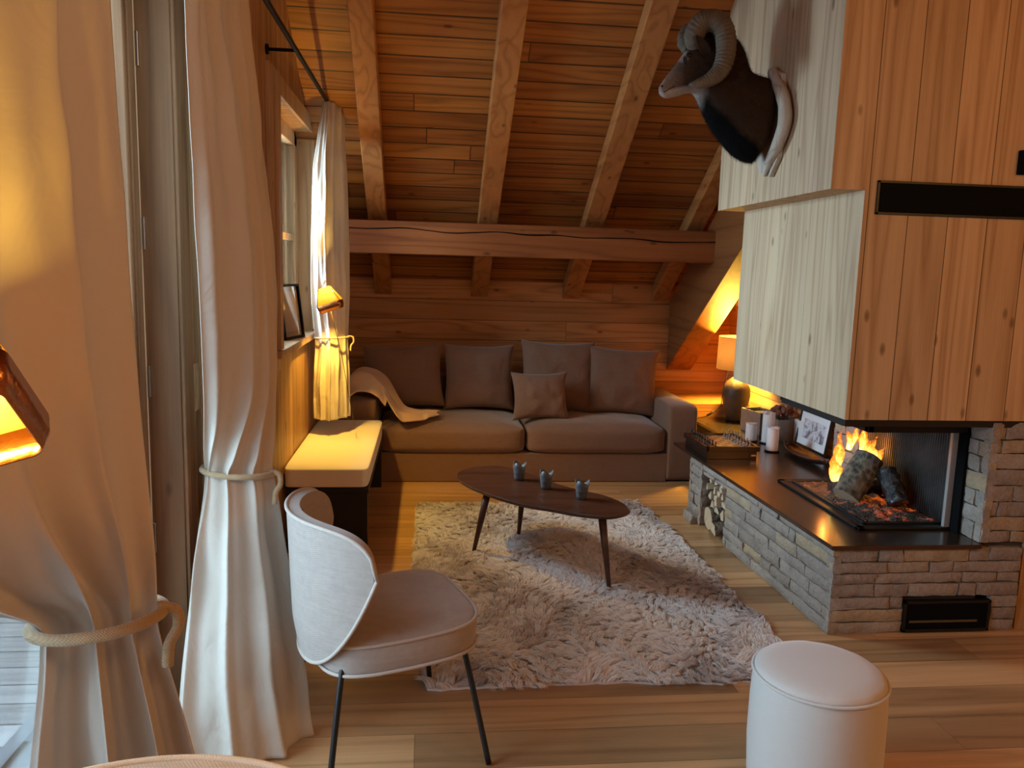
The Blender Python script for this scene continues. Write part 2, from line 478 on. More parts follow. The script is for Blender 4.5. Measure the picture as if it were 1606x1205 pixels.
# window: casing, sill, sash with two panes, jambs
def window_1():
    t = bpy.data.objects.new('window_1', None); COL.objects.link(t); t.location = (-0.87, 4.9, 1.12); struct(t)
    fr = bmesh.new()
    add_box(fr, (XW, 4.05, 1.05), (XW+0.022, 4.245, 2.55), 0.003)
    add_box(fr, (XW, 4.245, 2.45), (XW+0.022, 5.56, 2.55), 0.003)
    add_box(fr, (XW, 5.55, 1.16), (XW+0.022, 5.62, 2.55), 0.003)
    add_box(fr, (XW+0.022, 4.16, 1.16), (XW+0.040, 4.245, 2.53), 0.003)
    bm_obj('window_casing', fr, m_frame, t)
    sa = bmesh.new()
    x0, x1 = -0.925, -0.87
    add_box(sa, (x0, 4.24, 1.16), (x1, 4.31, 2.45), 0.004)
    add_box(sa, (x0, 5.46, 1.16), (x1, 5.55, 2.45), 0.004)
    add_box(sa, (x0, 4.24, 2.36), (x1, 5.55, 2.45), 0.004)
    add_box(sa, (x0, 4.24, 1.16), (x1, 5.55, 1.25), 0.004)
    add_box(sa, (x0, 4.84, 1.16), (x1, 4.97, 2.45), 0.004)
    add_box(sa, (x0+0.01, 4.31, 1.75), (x1-0.004, 5.46, 1.79), 0.003)
    bm_obj('sash', sa, m_frame, t)
    gl = bmesh.new(); add_box(gl, (-0.90, 4.29, 1.22), (-0.895, 5.48, 2.39))
    bm_obj('pane', gl, m_glass, t)
    so = bmesh.new()
    add_box(so, (-0.955, 4.99, 1.25), (-0.945, 5.01, 2.36)); add_box(so, (-0.98, 5.36, 1.2), (-0.94, 5.47, 2.4))
    bm_obj('outer_stile', so, m_frame, t)
    s = box('window_sill', (-0.87, 4.16, 1.115), (-0.735, 5.61, 1.155), m_frame, t, 0.004)
    rv = bmesh.new()
    add_box(rv, (-0.93, 5.551, 1.155), (XW, 5.58, 2.45)); add_box(rv, (-0.93, 4.215, 1.155), (XW, 4.24, 2.45)); add_box(rv, (-0.93, 4.24, 2.451), (XW, 5.55, 2.475))
    bm_obj('reveal', rv, m_frame, t)
window_1()

def door_1():
    t = bpy.data.objects.new('door_1', None); COL.objects.link(t); t.location = (-0.87, 1.4, 0); struct(t)
    j = bmesh.new()
    add_box(j, (-0.875, 2.595, 0), (XW+0.006, 2.62, 2.54), 0.002)
    add_box(j, (-0.875, 0.25, 2.54), (XW+0.006, 2.62, 2.64), 0.002)
    add_box(j, (-0.875, 0.25, 0), (XW+0.006, 0.28, 2.54), 0.002)
    add_box(j, (XW-0.004, 2.60, 0), (XW+0.018, 2.70, 2.64), 0.003)
    bm_obj('door_jamb', j, m_door, t)
    # far leaf: stile with stepped mouldings
    for nm, a, b in (('leaf', 1.45, 2.59), ('leaf', 0.29, 1.43)):
        bm = bmesh.new()
        st = 0.085
        for (p, q) in ((a, a+st), (b-st, b)):
            add_box(bm, (-0.93, p, 0.02), (-0.875, q, 2.51), 0.004)
            add_box(bm, (-0.925, p+0.015, 0.02), (-0.868, q-0.03, 2.51), 0.003)
        add_box(bm, (-0.93, a, 0.02), (-0.875, b, 0.14), 0.004)
        add_box(bm, (-0.93, a, 2.40), (-0.875, b, 2.51), 0.004)
        lf = bm_obj(nm, bm, m_door, t)
        bm = bmesh.new(); add_box(bm, (-0.906, a+st-0.01, 0.13), (-0.90, b-st+0.01, 2.42))
        bm_obj('pane', bm, m_glass, lf)
    for zz in (2.17, 1.63, 1.17, 0.66):
        bm = bmesh.new(); add_box(bm, (-0.872, 2.583, zz), (-0.862, 2.597, zz+0.10), 0.002)
        bm_obj('hinge', bm, m_steel, t)
    bm = bmesh.new(); add_box(bm, (-0.96, 0.25, -0.02), (-0.87, 2.62, 0.02)); add_box(bm, (-1.36, 0.2, -0.03), (-1.31, 2.9, 0.012)); add_box(bm, (-1.31, 0.2, -0.04), (-0.96, 2.62, -0.005))
    bm_obj('threshold', bm, m_steel, t)
door_1()
struct(box('trim_1', (-0.787, 2.78, 0.0), (XW+0.015, 2.83, 2.6), m_frame))
dk = box('wooden_deck', (-4.6, -3.0, -0.12), (-1.362, 9.0, -0.05), m_deck); struct(dk)
sn = box('snowy_ground', (-40, -30, -0.5), (-4.65, 60, -0.25), m_snow); struct(sn)
sw = thing('light_switch', 'small pale switch plate on the wall just left of the white side curtain', 'switch', (XW, 2.74, 1.2))
box('switch_plate', (XW, 2.72, 1.10), (XW+0.012, 2.78, 1.26), m_blond, sw, 0.003)
box('rocker', (XW+0.012, 2.738, 1.15), (XW+0.015, 2.762, 1.21), m_blond, sw, 0.002)

# ------------------------------------------------------------------ roof timbers
ZU = 1.362
def zu(y): return ZU + SL*(YB-y)
raft_labels = ['sloping ceiling rafter nearest the window wall', 'sloping ceiling rafter second from the window wall',
               'sloping ceiling rafter third from the window wall, left of the ram head', 'sloping ceiling rafter nearest the chimney, half hidden behind the ram']
for (x0, x1), lb in zip(((-0.442, -0.306), (0.372, 0.515), (1.170, 1.320), (1.965, 2.10)), raft_labels):
    y1 = 4.575 if x0 > 1.9 else 2.2
    o = prism('rafter', [(YB, zu(YB)), (y1, zu(y1)), (y1, zc(y1)-0.001), (YB, zc(YB)-0.001)], x0, x1, m_raft, axis='x', bevel=0.006)
    tag(o, lb, 'rafter', 'ceiling rafters')
# further rafters beyond the chimney and out of frame are left out
bmz = bmesh.new()
add_box(bmz, (XW, 5.86, 1.692), (2.165, 6.09, 1.925), 0.006)
pur = bm_obj('purlin_beam', bmz, m_beam)
tag(pur, 'thick horizontal timber beam with a long crack crossing under the rafters', 'beam')
# the long drying crack
path = []
for i in range(90):
    x = -0.77 + 2.92*i/89
    zz = 1.868 - 0.012*sin(x*1.1+0.4) - 0.010*noise.noise(Vector((x*3, 0, 0)))*2 - (0.02 if x > 1.2 else 0)*min(1, (x-1.2)*2)
    path.append((x, 5.858, zz))
bm = bmesh.new(); add_tube(bm, path, [0.0032+0.0075*abs(noise.noise(Vector((p[0]*2, 3, 0)))) for p in path], 6)
bm_obj('crack', bm, m_blackmat, pur)
zl = 0.752
o = prism('principal_beam', [(YB, zl), (3.9, zl+SL*3.0), (3.9, zl+SL*3.0+0.63), (YB, zl+0.63)], 2.135, 2.36, m_brace, axis='x', bevel=0.006)
tag(o, 'massive diagonal timber beam running down the slope behind the sofa end', 'beam')

# ================================================================== FIREPLACE
FP = thing('fireplace', 'corner fireplace with stone base, black slab, timber clad hood and burning logs', 'fireplace', (2.2, 3.9, 0))
YF = 3.247
box('chimney_breast', (1.666, YF, 1.972), (4.69, 4.56, zc(YF)+0.3), None, FP).data.materials.append(m_hood_front)
hd = bmesh.new()
add_box(hd, (1.816, YF-0.0005, 0.993), (4.69, 4.535, 1.975))
box_h = bm_obj('hood', hd, m_hood_front, FP)
for o in (FP.children[0], box_h):
    pass
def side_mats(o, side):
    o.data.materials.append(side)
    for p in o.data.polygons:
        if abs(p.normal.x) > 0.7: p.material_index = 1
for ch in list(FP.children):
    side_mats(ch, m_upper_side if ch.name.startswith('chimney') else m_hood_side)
# right hand part of the front, wooden wall beyond the stone
box('side_cladding', (2.752, YF+0.02, 0.0), (4.69, YF+0.10, 0.993), m_hood_front, FP)

def stone_panel(name, org, uv, n, L, H, parent, cut=None, rows=None, z0=0.0, seed=1, lo=0.10, hi=0.36, dep=0.035, rowh=(0.055, 0.085), shift=0.0):
    """dry stone facing: every stone its own little block; org = corner, uv = unit dir, n = outward normal"""
    rnd = random.Random(seed)
    org = Vector(org); uv = Vector(uv).normalized(); n = Vector(n).normalized(); zv = Vector((0, 0, 1))
    V = []; F = []
    z = z0
    while z < H-0.005:
        h = rnd.uniform(*rowh)
        if H-(z+h) < 0.035: h = H-z
        u = -rnd.uniform(0, 0.06)
        u = 0.0
        while u < L-0.005:
            l = rnd.uniform(lo, hi)
            if rnd.random() < 0.2: l *= 0.5
            if L-(u+l) < 0.07: l = L-u
            a, b, c, d = u, u+l, z, z+h
            u += l
            if cut:
                skip = False
                for (cu0, cu1, cz0, cz1) in cut:
                    if a < cu1-0.002 and b > cu0+0.002 and c < cz1-0.002 and d > cz0+0.002:
                        # trim against the opening
                        opts = []
                        if cu0-a > 0.04: opts.append((a, cu0, c, d))
                        if b-cu1 > 0.04: opts.append((cu1, b, c, d))
                        if cz0-c > 0.02: opts.append((max(a, cu0), min(b, cu1), c, cz0))
                        if d-cz1 > 0.02: opts.append((max(a, cu0), min(b, cu1), cz1, d))
                        for q in opts: one(V, F, *q, org, uv, n, zv, rnd, dep)
                        skip = True; break
                if skip: continue
            one(V, F, a, b, c, d, org, uv, n, zv, rnd, dep)
        z += h
    o = mesh_obj(name, V, F, m_stone, parent, False)
    autosmooth(o, 50)
    return o
def one(V, F, a, b, c, d, org, uv, n, zv, rnd, dep):
    g = 0.0028
    a += g; b -= g; c += g; d -= g
    nx = max(3, int((b-a)/0.025)+1); nz = max(3, int((d-c)/0.02)+1)
    out = rnd.uniform(-0.005, 0.006); sk = rnd.uniform(-0.004, 0.004); sd = rnd.uniform(0, 100)
    i0 = len(V)
    for j in range(nz+1):
        for i in range(nx+1):
            fu, fz = i/nx, j/nz
            u = a+(b-a)*fu; z = c+(d-c)*fz + sk*(fu-0.5)
            edge = min(fu*(b-a), (1-fu)*(b-a), fz*(d-c), (1-fz)*(d-c))
            rnding = -0.006*(1-min(1, edge/0.008))**1.5
            nz_ = 0.006*noise.noise(Vector((u*14+sd, z*22, sd))) + 0.006*noise.noise(Vector((u*45+sd, z*60, sd)))
            ju = 0.004*noise.noise(Vector((sd, z*40, 3))) if i in (0, nx) else 0
            jz = 0.004*noise.noise(Vector((u*20, sd, 5))) if j in (0, nz) else 0
            V.append(org + uv*(u+ju) + zv*(z+jz) + n*(out+rnding+nz_))
    nn = nx+1
    for j in range(nz):
        for i in range(nx):
            F.append((i0+j*nn+i, i0+j*nn+i+1, i0+(j+1)*nn+i+1, i0+(j+1)*nn+i))
    # sides going back
    ring = [i for i in range(nn)] + [j*nn+nx for j in range(1, nz+1)] + [nz*nn+i for i in range(nx-1, -1, -1)] + [j*nn for j in range(nz-1, 0, -1)]
    k0 = len(V)
    for r in ring:
        V.append(V[i0+r] - n*dep)
    m = len(ring)
    for q in range(m):
        F.append((i0+ring[q], k0+q, k0+(q+1) % m, i0+ring[(q+1) % m]))

ZS = 0.404
sd_dir = Vector((-0.041, 1, 0)).normalized(); sd_n = Vector((-1, -0.041, 0)).normalized()
# plinth: core block with the log niche left open, then stone facings
def side_x(y): return 1.822 - 0.041*(y-YF)
cb = bmesh.new()
NI0, NI1 = 4.44, 4.80
add_prism(cb, [(side_x(YF)+0.03, YF+0.03), (2.68, YF+0.03), (2.68, NI0-0.02), (side_x(NI0)+0.03, NI0-0.02)], 0, ZS-0.002)
add_prism(cb, [(side_x(NI1)+0.03, NI1+0.02), (2.68, NI1+0.02), (2.68, 5.02), (side_x(5.02)+0.03, 5.02)], 0, ZS-0.002)
add_box(cb, (2.25, NI0-0.02, 0), (2.68, NI1+0.02, ZS-0.002))
add_box(cb, (2.24, 5.02, 0), (2.68, 6.34, ZS-0.002))
core = bm_obj('plinth_core', cb, m_mortar, FP)
Lside = 5.02-YF
lv = (2.178, 2.600, 0.008, 0.155)
stone_panel('stone_facing', (side_x(YF), YF, 0), (1, 0, 0), (0, -1, 0), 2.735-side_x(YF), ZS, FP, cut=[(lv[0]-side_x(YF), lv[1]-side_x(YF), lv[2], lv[3])], seed=11, lo=0.14, hi=0.46, rowh=(0.048, 0.066))
stone_panel('stone_facing', (side_x(YF), YF, 0), sd_dir, sd_n, Lside/sd_dir.y, ZS, FP, cut=[((NI0-YF), (NI1-YF), -0.01, 0.345)], seed=5, lo=0.12, hi=0.38, rowh=(0.045, 0.07))
# niche walls
stone_panel('stone_facing', (side_x(NI1)+0.0, NI1, 0), (1, 0, 0), (0, -1, 0), 0.5, ZS-0.01, FP, seed=3, lo=0.1, hi=0.2)
stone_panel('stone_facing', (side_x(NI0)+0.5, NI0, 0), (-1, 0, 0), (0, 1, 0), 0.48, ZS-0.01, FP, seed=4, lo=0.1, hi=0.2)
# far end of the plinth
stone_panel('stone_facing', (2.6, 5.02, 0), (-1, 0, 0), (0, 1, 0), 2.6-side_x(5.02), ZS-0.01, FP, seed=14, lo=0.1, hi=0.25)
# foot stones bulging at the niche pillar
bm = bmesh.new(); add_box(bm, (1.712, 4.83, 0), (1.79, 4.99, 0.06), 0.012, 3)
bmesh.ops.subdivide_edges(bm, edges=[e for e in bm.edges if e.calc_length() > 0.03], cuts=3, use_grid_fill=True)
for v in bm.verts: v.co += Vector((1, 1, 0.6))*0.010*noise.noise(v.co*30)
bm_obj('foot_stone', bm, m_stone, FP)
# stone shoulder (right of the fire) front and side, up to the hood
SX = 2.515
stone_panel('stone_facing', (SX, YF, 0), (1, 0, 0), (0, -1, 0), 0.235, 0.985, FP, z0=ZS+0.02, seed=21, lo=0.07, hi=0.2, rowh=(0.052, 0.078))
stone_panel('stone_facing', (SX, YF, 0), (0, 1, 0), (-1, 0, 0), 0.15, 0.985, FP, z0=ZS+0.02, seed=22, lo=0.06, hi=0.12, rowh=(0.06, 0.085))
stone_panel('stone_facing', (SX, 4.31, 0), (0, 1, 0), (-1, 0, 0), 0.30, 0.985, FP, z0=ZS+0.02, seed=25, lo=0.08, hi=0.2, rowh=(0.07, 0.10))
stone_panel('stone_facing', (SX+0.18, 4.61, 0), (-1, 0, 0), (0, 1, 0), 0.18, 0.985, FP, z0=ZS+0.02, seed=26, lo=0.08, hi=0.2, rowh=(0.07, 0.10))
bm = bmesh.new(); add_box(bm, (SX+0.03, YF+0.03, 0), (2.745, YF+0.155, 0.992)); add_box(bm, (SX+0.03, 4.31, ZS), (2.69, 4.58, 0.992)); add_box(bm, (2.56, YF+0.155, ZS), (2.69, 4.31, 0.992))
bm_obj('pier_core', bm, m_mortar, FP)
# the polished slab
prism('hearth_slab', [(1.803, 3.232), (2.518, 3.232), (2.53, 3.30), (2.53, 4.60), (2.695, 4.63), (2.695, 6.345), (2.185, 6.345), (2.205, 5.38), (1.748, 5.38)], ZS, ZS+0.02, m_slab, FP, bevel=0.0015)
# timber ledge behind the slab
box('timber_ledge', (2.14, 6.35, 0), (2.699, YB, 0.54), m_wallb, FP, 0.003)

# firebox: floor tray, black frame, fluted back plate, steel post
C1 = (2.055, 3.455); C2 = (2.048, 4.31); XR = 2.512
fb = bmesh.new()
add_box(fb, (2.045, 3.445, ZS+0.019), (XR, 4.31, ZS+0.026))
bm_obj('fire_tray', fb, plain('ash_floor', (0.05, 0.04, 0.035), 0.9, 0, 40, 1.0, 0.01, 0.8), FP)
fr = bmesh.new()
zf = ZS+0.02
for a, b in (((2.04, 3.44, zf), (2.075, 4.325, zf+0.014)), ((2.04, 3.44, zf), (XR, 3.475, zf+0.014)), ((2.04, 4.29, zf), (XR, 4.325, zf+0.014)), ((2.10, 3.50, zf), (2.115, 4.27, zf+0.02)), ((2.10, 3.50, zf), (XR, 3.515, zf+0.02))):
    add_box(fr, a, b, 0.003)
bm_obj('tray_frame', fr, m_black, FP)
hf = bmesh.new()
z0, z1 = 0.905, 0.994
add_box(hf, (2.02, 3.40, z0), (2.05, 4.33, z1), 0.003)
add_box(hf, (2.02, 3.40, z0), (XR, 3.43, z1), 0.003)
add_box(hf, (2.02, 4.30, z0), (XR, 4.33, z1), 0.003)
add_box(hf, (1.822, 3.252, 0.962), (2.68, 3.89, 0.992)); add_box(hf, (2.02, 3.89, 0.975), (2.68, 4.34, 0.992))
bm_obj('hood_frame', hf, m_black, FP)
bm = bmesh.new(); add_box(bm, (XR-0.012, 3.385, zf), (XR+0.003, 3.445, 0.905), 0.002); bm_obj('black_jamb', bm, m_blackmat, FP)
bm = bmesh.new(); add_box(bm, (XR-0.040, 3.445, zf), (XR-0.008, 3.465, 0.905), 0.002); bm_obj('steel_post', bm, plain('pale_steel', (0.40, 0.38, 0.36), 0.35, 0.3), FP)
# fluted plate
fl = bmesh.new()
nfl = 46; ys = [3.47+(4.30-3.47)*i/(nfl*4) for i in range(nfl*4+1)]
rows = []
for y_, in zip(ys):
    xx = XR-0.008-0.006*abs(sin(pi*(y_-3.47)/(0.83/nfl)))
    rows.append((fl.verts.new((xx, y_, zf)), fl.verts.new((xx, y_, 0.91))))
for a, b in zip(rows, rows[1:]): fl.faces.new((a[0], b[0], b[1], a[1]))
N = NT('fluted_cast_iron')
P = N.coords('world'); px, py, pz = N.sep(P)
soot = N.noise(P, 5, 4, 0.6, 0.5)
N.base(N.ramp(soot, [(0.3, (0.010, 0.009, 0.009)), (0.7, (0.05, 0.043, 0.038))]), 0.35, 0.6)
fo = bm_obj('fluted_plate', fl, N.m, FP)
# the slotted vents
def vent(name, x0, x1, z0, z1, bar=0.012, deep=0.10):
    bm = bmesh.new()
    y = YF-0.010
    for a, b in (((x0, y, z0), (x1, YF+0.02, z0+bar)), ((x0, y, z1-bar), (x1, YF+0.02, z1)), ((x0, y, z0), (x0+bar, YF+0.02, z1)), ((x1-bar, y, z0), (x1, YF+0.02, z1))):
        add_box(bm, a, b, 0.001)
    v = bm_obj(name, bm, m_black, FP)
    bm = bmesh.new(); add_box(bm, (x0+0.002, YF-0.003, z0+0.002), (x1-0.002, YF+0.01, z1-0.002))
    bm_obj('vent_shade_panel', bm, m_blackmat, v)  # flat black panel painted in for the shade of the recess
    return v
v1 = vent('lower_vent', lv[0], lv[1], lv[2], lv[3])
bm = bmesh.new(); add_box(bm, (lv[0]+0.03, YF-0.008, 0.052), (lv[1]-0.06, YF-0.004, 0.062)); bm_obj('vent_flap', bm, plain('flap', (0.16, 0.12, 0.06), 0.5, 0.5), v1)
v2 = vent('upper_vent', 1.867, 2.85, 1.874, 2.013, 0.010)
o = box('wall_thermostat', (2.485, YF-0.022, 2.060), (2.60, YF-0.0015, 2.160), m_blackmat, bevel=0.003)
tag(o, 'small square black control box on the chimney boards above the long vent', 'thermostat')

# ---- logs, embers, flames
def bark_mat(name, c1, c2, rough=0.9, scale=14):
    N = NT(name); P = N.coords('obj')
    n = N.noise(P, scale, 6, 0.7, 1.2)
    vo = N.new('ShaderNodeTexVoronoi'); N.put(vo.inputs['Vector'], P); vo.inputs['Scale'].default_value = scale*2.2
    f = N.math('MULTIPLY', n, N.math('ADD', vo.outputs['Distance'], 0.45))
    return N.base(N.ramp(f, [(0.25, c1), (0.62, c2)]), rough, 0, N.bump(f, 1.0, 0.02))
m_bark = bark_mat('bark', (0.022, 0.016, 0.012), (0.24, 0.19, 0.13))
m_char = bark_mat('charred', (0.004, 0.004, 0.004), (0.035, 0.034, 0.036), 0.16, 12)
def round_log(name, p, q, r, bark, parent=None, seg=26, nseg=14, rough=0.12, half=False):
    p = Vector(p); q = Vector(q); ax = (q-p)
    L = ax.length; t = ax.normalized(); a = Vector((0, 0, 1)) if abs(t.z) < 0.9 else Vector((1, 0, 0))
    u = t.cross(a).normalized(); v = t.cross(u)
    bm = bmesh.new(); rings = []
    s = random.uniform(0, 50)
    for i in range(nseg+1):
        c = p+ax*(i/nseg); ring = []
        for k in range(seg):
            an = 2*pi*k/seg
            rr = r*(1+rough*noise.noise(Vector((cos(an)*2.2+s, sin(an)*2.2, i*0.35)))+rough*0.5*noise.noise(Vector((cos(an)*6+s, sin(an)*6, i*0.8))))
            if half and sin(an) < 0: rr *= 0.32
            ring.append(bm.verts.new(c+(u*cos(an)+v*sin(an))*rr))
        rings.append(ring)
    side = []
    for A, B in zip(rings, rings[1:]):
        for k in range(seg): side.append(bm.faces.new((A[k], A[(k+1) % seg], B[(k+1) % seg], B[k])))
    e1 = bm.faces.new(rings[0][::-1]); e2 = bm.faces.new(rings[-1])
    e1.material_index = 1; e2.material_index = 1
    o = bm_obj(name, bm, bark, parent, False)
    o.data.materials.append(m_log_end if bark is not m_char else m_char)
    autosmooth(o, 60)
    return o
m_burnt_end = m_log_end
o = round_log('burning_log', (2.180, 3.82, 0.478), (2.325, 3.88, 0.675), 0.072, m_bark, rough=0.11)
tag(o, 'thick bark covered log leaning upright in the fire', 'log', 'logs in the fire')
o = round_log('burning_log', (2.385, 3.68, 0.480), (2.375, 3.80, 0.625), 0.050, m_char, rough=0.20)
tag(o, 'glossy black charred log standing at the right of the fire', 'log', 'logs in the fire')
o = round_log('burning_log', (2.20, 4.02, 0.485), (2.46, 3.98, 0.50), 0.05, m_char, rough=0.3)
tag(o, 'charred log lying flat behind the leaning log', 'log', 'logs in the fire')
# embers
N = NT('embers'); P = N.coords('world')
vo = N.new('ShaderNodeTexVoronoi'); N.put(vo.inputs['Vector'], P); vo.inputs['Scale'].default_value = 75
n = N.noise(P, 14, 4, 0.7)
fac = N.math('MULTIPLY', N.ramp(n, [(0.52, 0.0), (0.68, 1.0)]), N.math('ADD', 0.15, vo.outputs['Distance']))
N.base(N.ramp(n, [(0.3, (0.015, 0.011, 0.009)), (0.65, (0.12, 0.085, 0.06))]), 0.95, 0, N.bump(vo.outputs['Distance'], 1.0, 0.01))
N.put(N.b.inputs['Emission Color'], (1.0, 0.13, 0.015, 1)); N.put(N.b.inputs['Emission Strength'], N.math('MULTIPLY', fac, 0.6))
m_ember = N.m
G = []
for i in range(30):
    G.append([Vector((2.12+0.38*j/24, 3.53+0.72*i/29, ZS+0.030+max(0, 0.030*sin(pi*j/24)*sin(pi*i/29)+0.022*noise.noise(Vector((j*0.5, i*0.5, 0)))))) for j in range(25)])
o = grid_obj('ember_bed', G, m_ember, None)
tag(o, 'glowing ember and ash bed under the burning logs', 'embers', kind='stuff')
# flames
N = NT('flame'); tc = N.new('ShaderNodeTexCoord'); gx, gy, gz = N.sep(tc.outputs['Generated'])
nz = N.noise(tc.outputs['Object'], 22, 3, 0.6, 1.5)
lw = N.new('ShaderNodeLayerWeight'); lw.inputs[0].default_value = 0.5
hot = N.math('SUBTRACT', N.math('ADD', 1.05, N.math('MULTIPLY', N.math('SUBTRACT', nz, 0.5), 1.2)), N.math('ADD', gz, N.math('MULTIPLY', lw.outputs['Facing'], 0.6)), clamp=True)
em = N.new('ShaderNodeEmission'); N.l.new(N.ramp(hot, [(0.0, (0.9, 0.10, 0.01)), (0.35, (1.0, 0.28, 0.02)), (0.75, (1.0, 0.62, 0.12)), (1.0, (1.0, 0.86, 0.45))]), em.inputs[0])
N.l.new(N.math('ADD', 0.6, N.math('MULTIPLY', hot, 3.2)), em.inputs[1])
tr = N.new('ShaderNodeBsdfTransparent'); mx = N.new('ShaderNodeMixShader')
N.l.new(N.ramp(N.math('ADD', hot, N.math('MULTIPLY', nz, 0.2)), [(0.10, 0.0), (0.42, 0.85), (1.0, 1.0)]), mx.inputs[0])
N.l.new(tr.outputs[0], mx.inputs[1]); N.l.new(em.outputs[0], mx.inputs[2]); N.l.new(mx.outputs[0], N.out.inputs[0])
m_flame = N.m
def flame(base, h, w_, lean, seed, parent):
    bm = bmesh.new(); n = 16; path = []; rad = []
    for i in range(n+1):
        t = i/n
        path.append(Vector(base)+Vector((lean[0]*t*t+0.35*w_*sin(t*5+seed), lean[1]*t*t+0.3*w_*cos(t*4+seed), h*t)))
        rad.append(w_*max(0.02, (sin(pi*min(1, t*0.86+0.14))**0.8)*(1-t*0.55)))
    add_tube(bm, path, rad, 14)
    for v in bm.verts:
        v.co += Vector((noise.noise(v.co*22+Vector((seed, 0, 0))), noise.noise(v.co*22+Vector((0, seed, 0))), noise.noise(v.co*18)))*w_*0.45
    return bm_obj('flame_tongue', bm, m_flame, parent, True)
FR = thing('fire', 'orange and yellow flames rising around the leaning log', 'flames', (2.28, 3.95, 0.45))
for i, (b, h, w_, ln) in enumerate([((2.205, 4.0, 0.55), 0.27, 0.036, (0.03, 0.0)), ((2.185, 3.95, 0.53), 0.17, 0.040, (-0.01, 0)), ((2.225, 4.03, 0.53), 0.19, 0.035, (0.02, 0)),
                                   ((2.30, 4.02, 0.68), 0.16, 0.026, (0.03, 0)), ((2.345, 4.0, 0.66), 0.20, 0.032, (0.02, 0)), ((2.39, 3.98, 0.64), 0.13, 0.042, (0.04, 0)),
                                   ((2.42, 3.96, 0.62), 0.10, 0.032, (0.04, 0)), ((2.275, 4.0, 0.70), 0.11, 0.022, (-0.03, 0))]):
    flame(b, h, w_, ln, i*1.7, FR)
light('fire_glow', 'POINT', (2.25, 4.08, 0.66), 5.5, (1.0, 0.33, 0.06), 0.05)

# ---- firewood in the niche
def split_log(p, r, L, kind, rz, tiltx=0.0):
    """firewood lying along x with its cut end to the niche mouth"""
    bm = bmesh.new(); seed = random.uniform(0, 99)
    if kind == 'round': prof = [(cos(2*pi*k/16)*r, sin(2*pi*k/16)*r) for k in range(16)]
    elif kind == 'half': prof = [(cos(pi*k/9)*r, sin(pi*k/9)*r-r*0.45) for k in range(10)]
    elif kind == 'wedge': prof = [(0, r*1.1), (-r*0.95, -r*0.5), (-r*0.5, -r*0.85), (r*0.1, -r*0.95), (r*0.75, -r*0.7), (r*0.95, -r*0.4)]
    else: prof = [(-r*1.1, -r*0.5), (r*1.0, -r*0.6), (r*1.1, r*0.45), (-r*0.9, r*0.6)]
    ca, sa = cos(rz), sin(rz)
    prof = [(a*ca-b*sa, a*sa+b*ca) for a, b in prof]
    n = len(prof); rings = []
    for i in range(6):
        x = L*i/5
        rings.append([bm.verts.new(Vector((x+(random.uniform(-0.004, 0.004) if i == 0 else 0), a*(1+0.12*noise.noise(Vector((a*30+seed, b*30, x*7)))), b*(1+0.12*noise.noise(Vector((b*30, a*30+seed, x*7))))+tiltx*x))) for a, b in prof])
    for A, B in zip(rings, rings[1:]):
        for k in range(n): bm.faces.new((A[k], A[(k+1) % n], B[(k+1) % n], B[k]))
    e = bm.faces.new(rings[0][::-1]); bm.faces.new(rings[-1]); e.material_index = 1
    o = bm_obj('firewood_log', bm, m_bark if kind in ('round', 'half') else m_log_end)
    if len(o.data.materials) < 2: o.data.materials.append(m_log_end)
    autosmooth(o, 40)
    o.location = p
    return o
logs = [((1.785, 4.715, 0.077), 0.072, 'round', 0, 'big round log at the bottom left of the wood niche'),
        ((1.762, 4.575, 0.062), 0.060, 'half', 0.2, 'half round log with pale end at the bottom front of the wood niche')]
for p, r, k, rz, lb in logs:
    o = split_log(p, r, 0.42, k, rz); tag(o, lb, 'firewood', 'firewood in the stone niche')
rl = random.Random(5)
z = 0.155
spots = []
for row, (cnt, rr, kinds) in enumerate([(3, 0.036, ['wedge', 'half', 'wedge']), (4, 0.028, ['plank', 'wedge', 'plank', 'wedge']), (5, 0.022, ['wedge', 'plank', 'wedge', 'plank', 'wedge']), (4, 0.022, ['plank', 'wedge', 'plank', 'wedge']), (3, 0.018, ['plank', 'plank', 'wedge'])]):
    for c in range(cnt):
        spots.append(((1.785+rl.uniform(-0.012, 0.03), 4.465+0.325*(c+0.5)/cnt+rl.uniform(-0.008, 0.008), z+rl.uniform(-0.003, 0.003)), rr, kinds[c % len(kinds)], rl.uniform(-0.3, 0.3)))
    z += rr*1.9
for p, r, k, rz in spots:
    o = split_log(p, r, 0.38, k, rz)
    tag(o, 'small split firewood stick in the stack above the big logs', 'firewood', 'small split sticks in the wood niche')

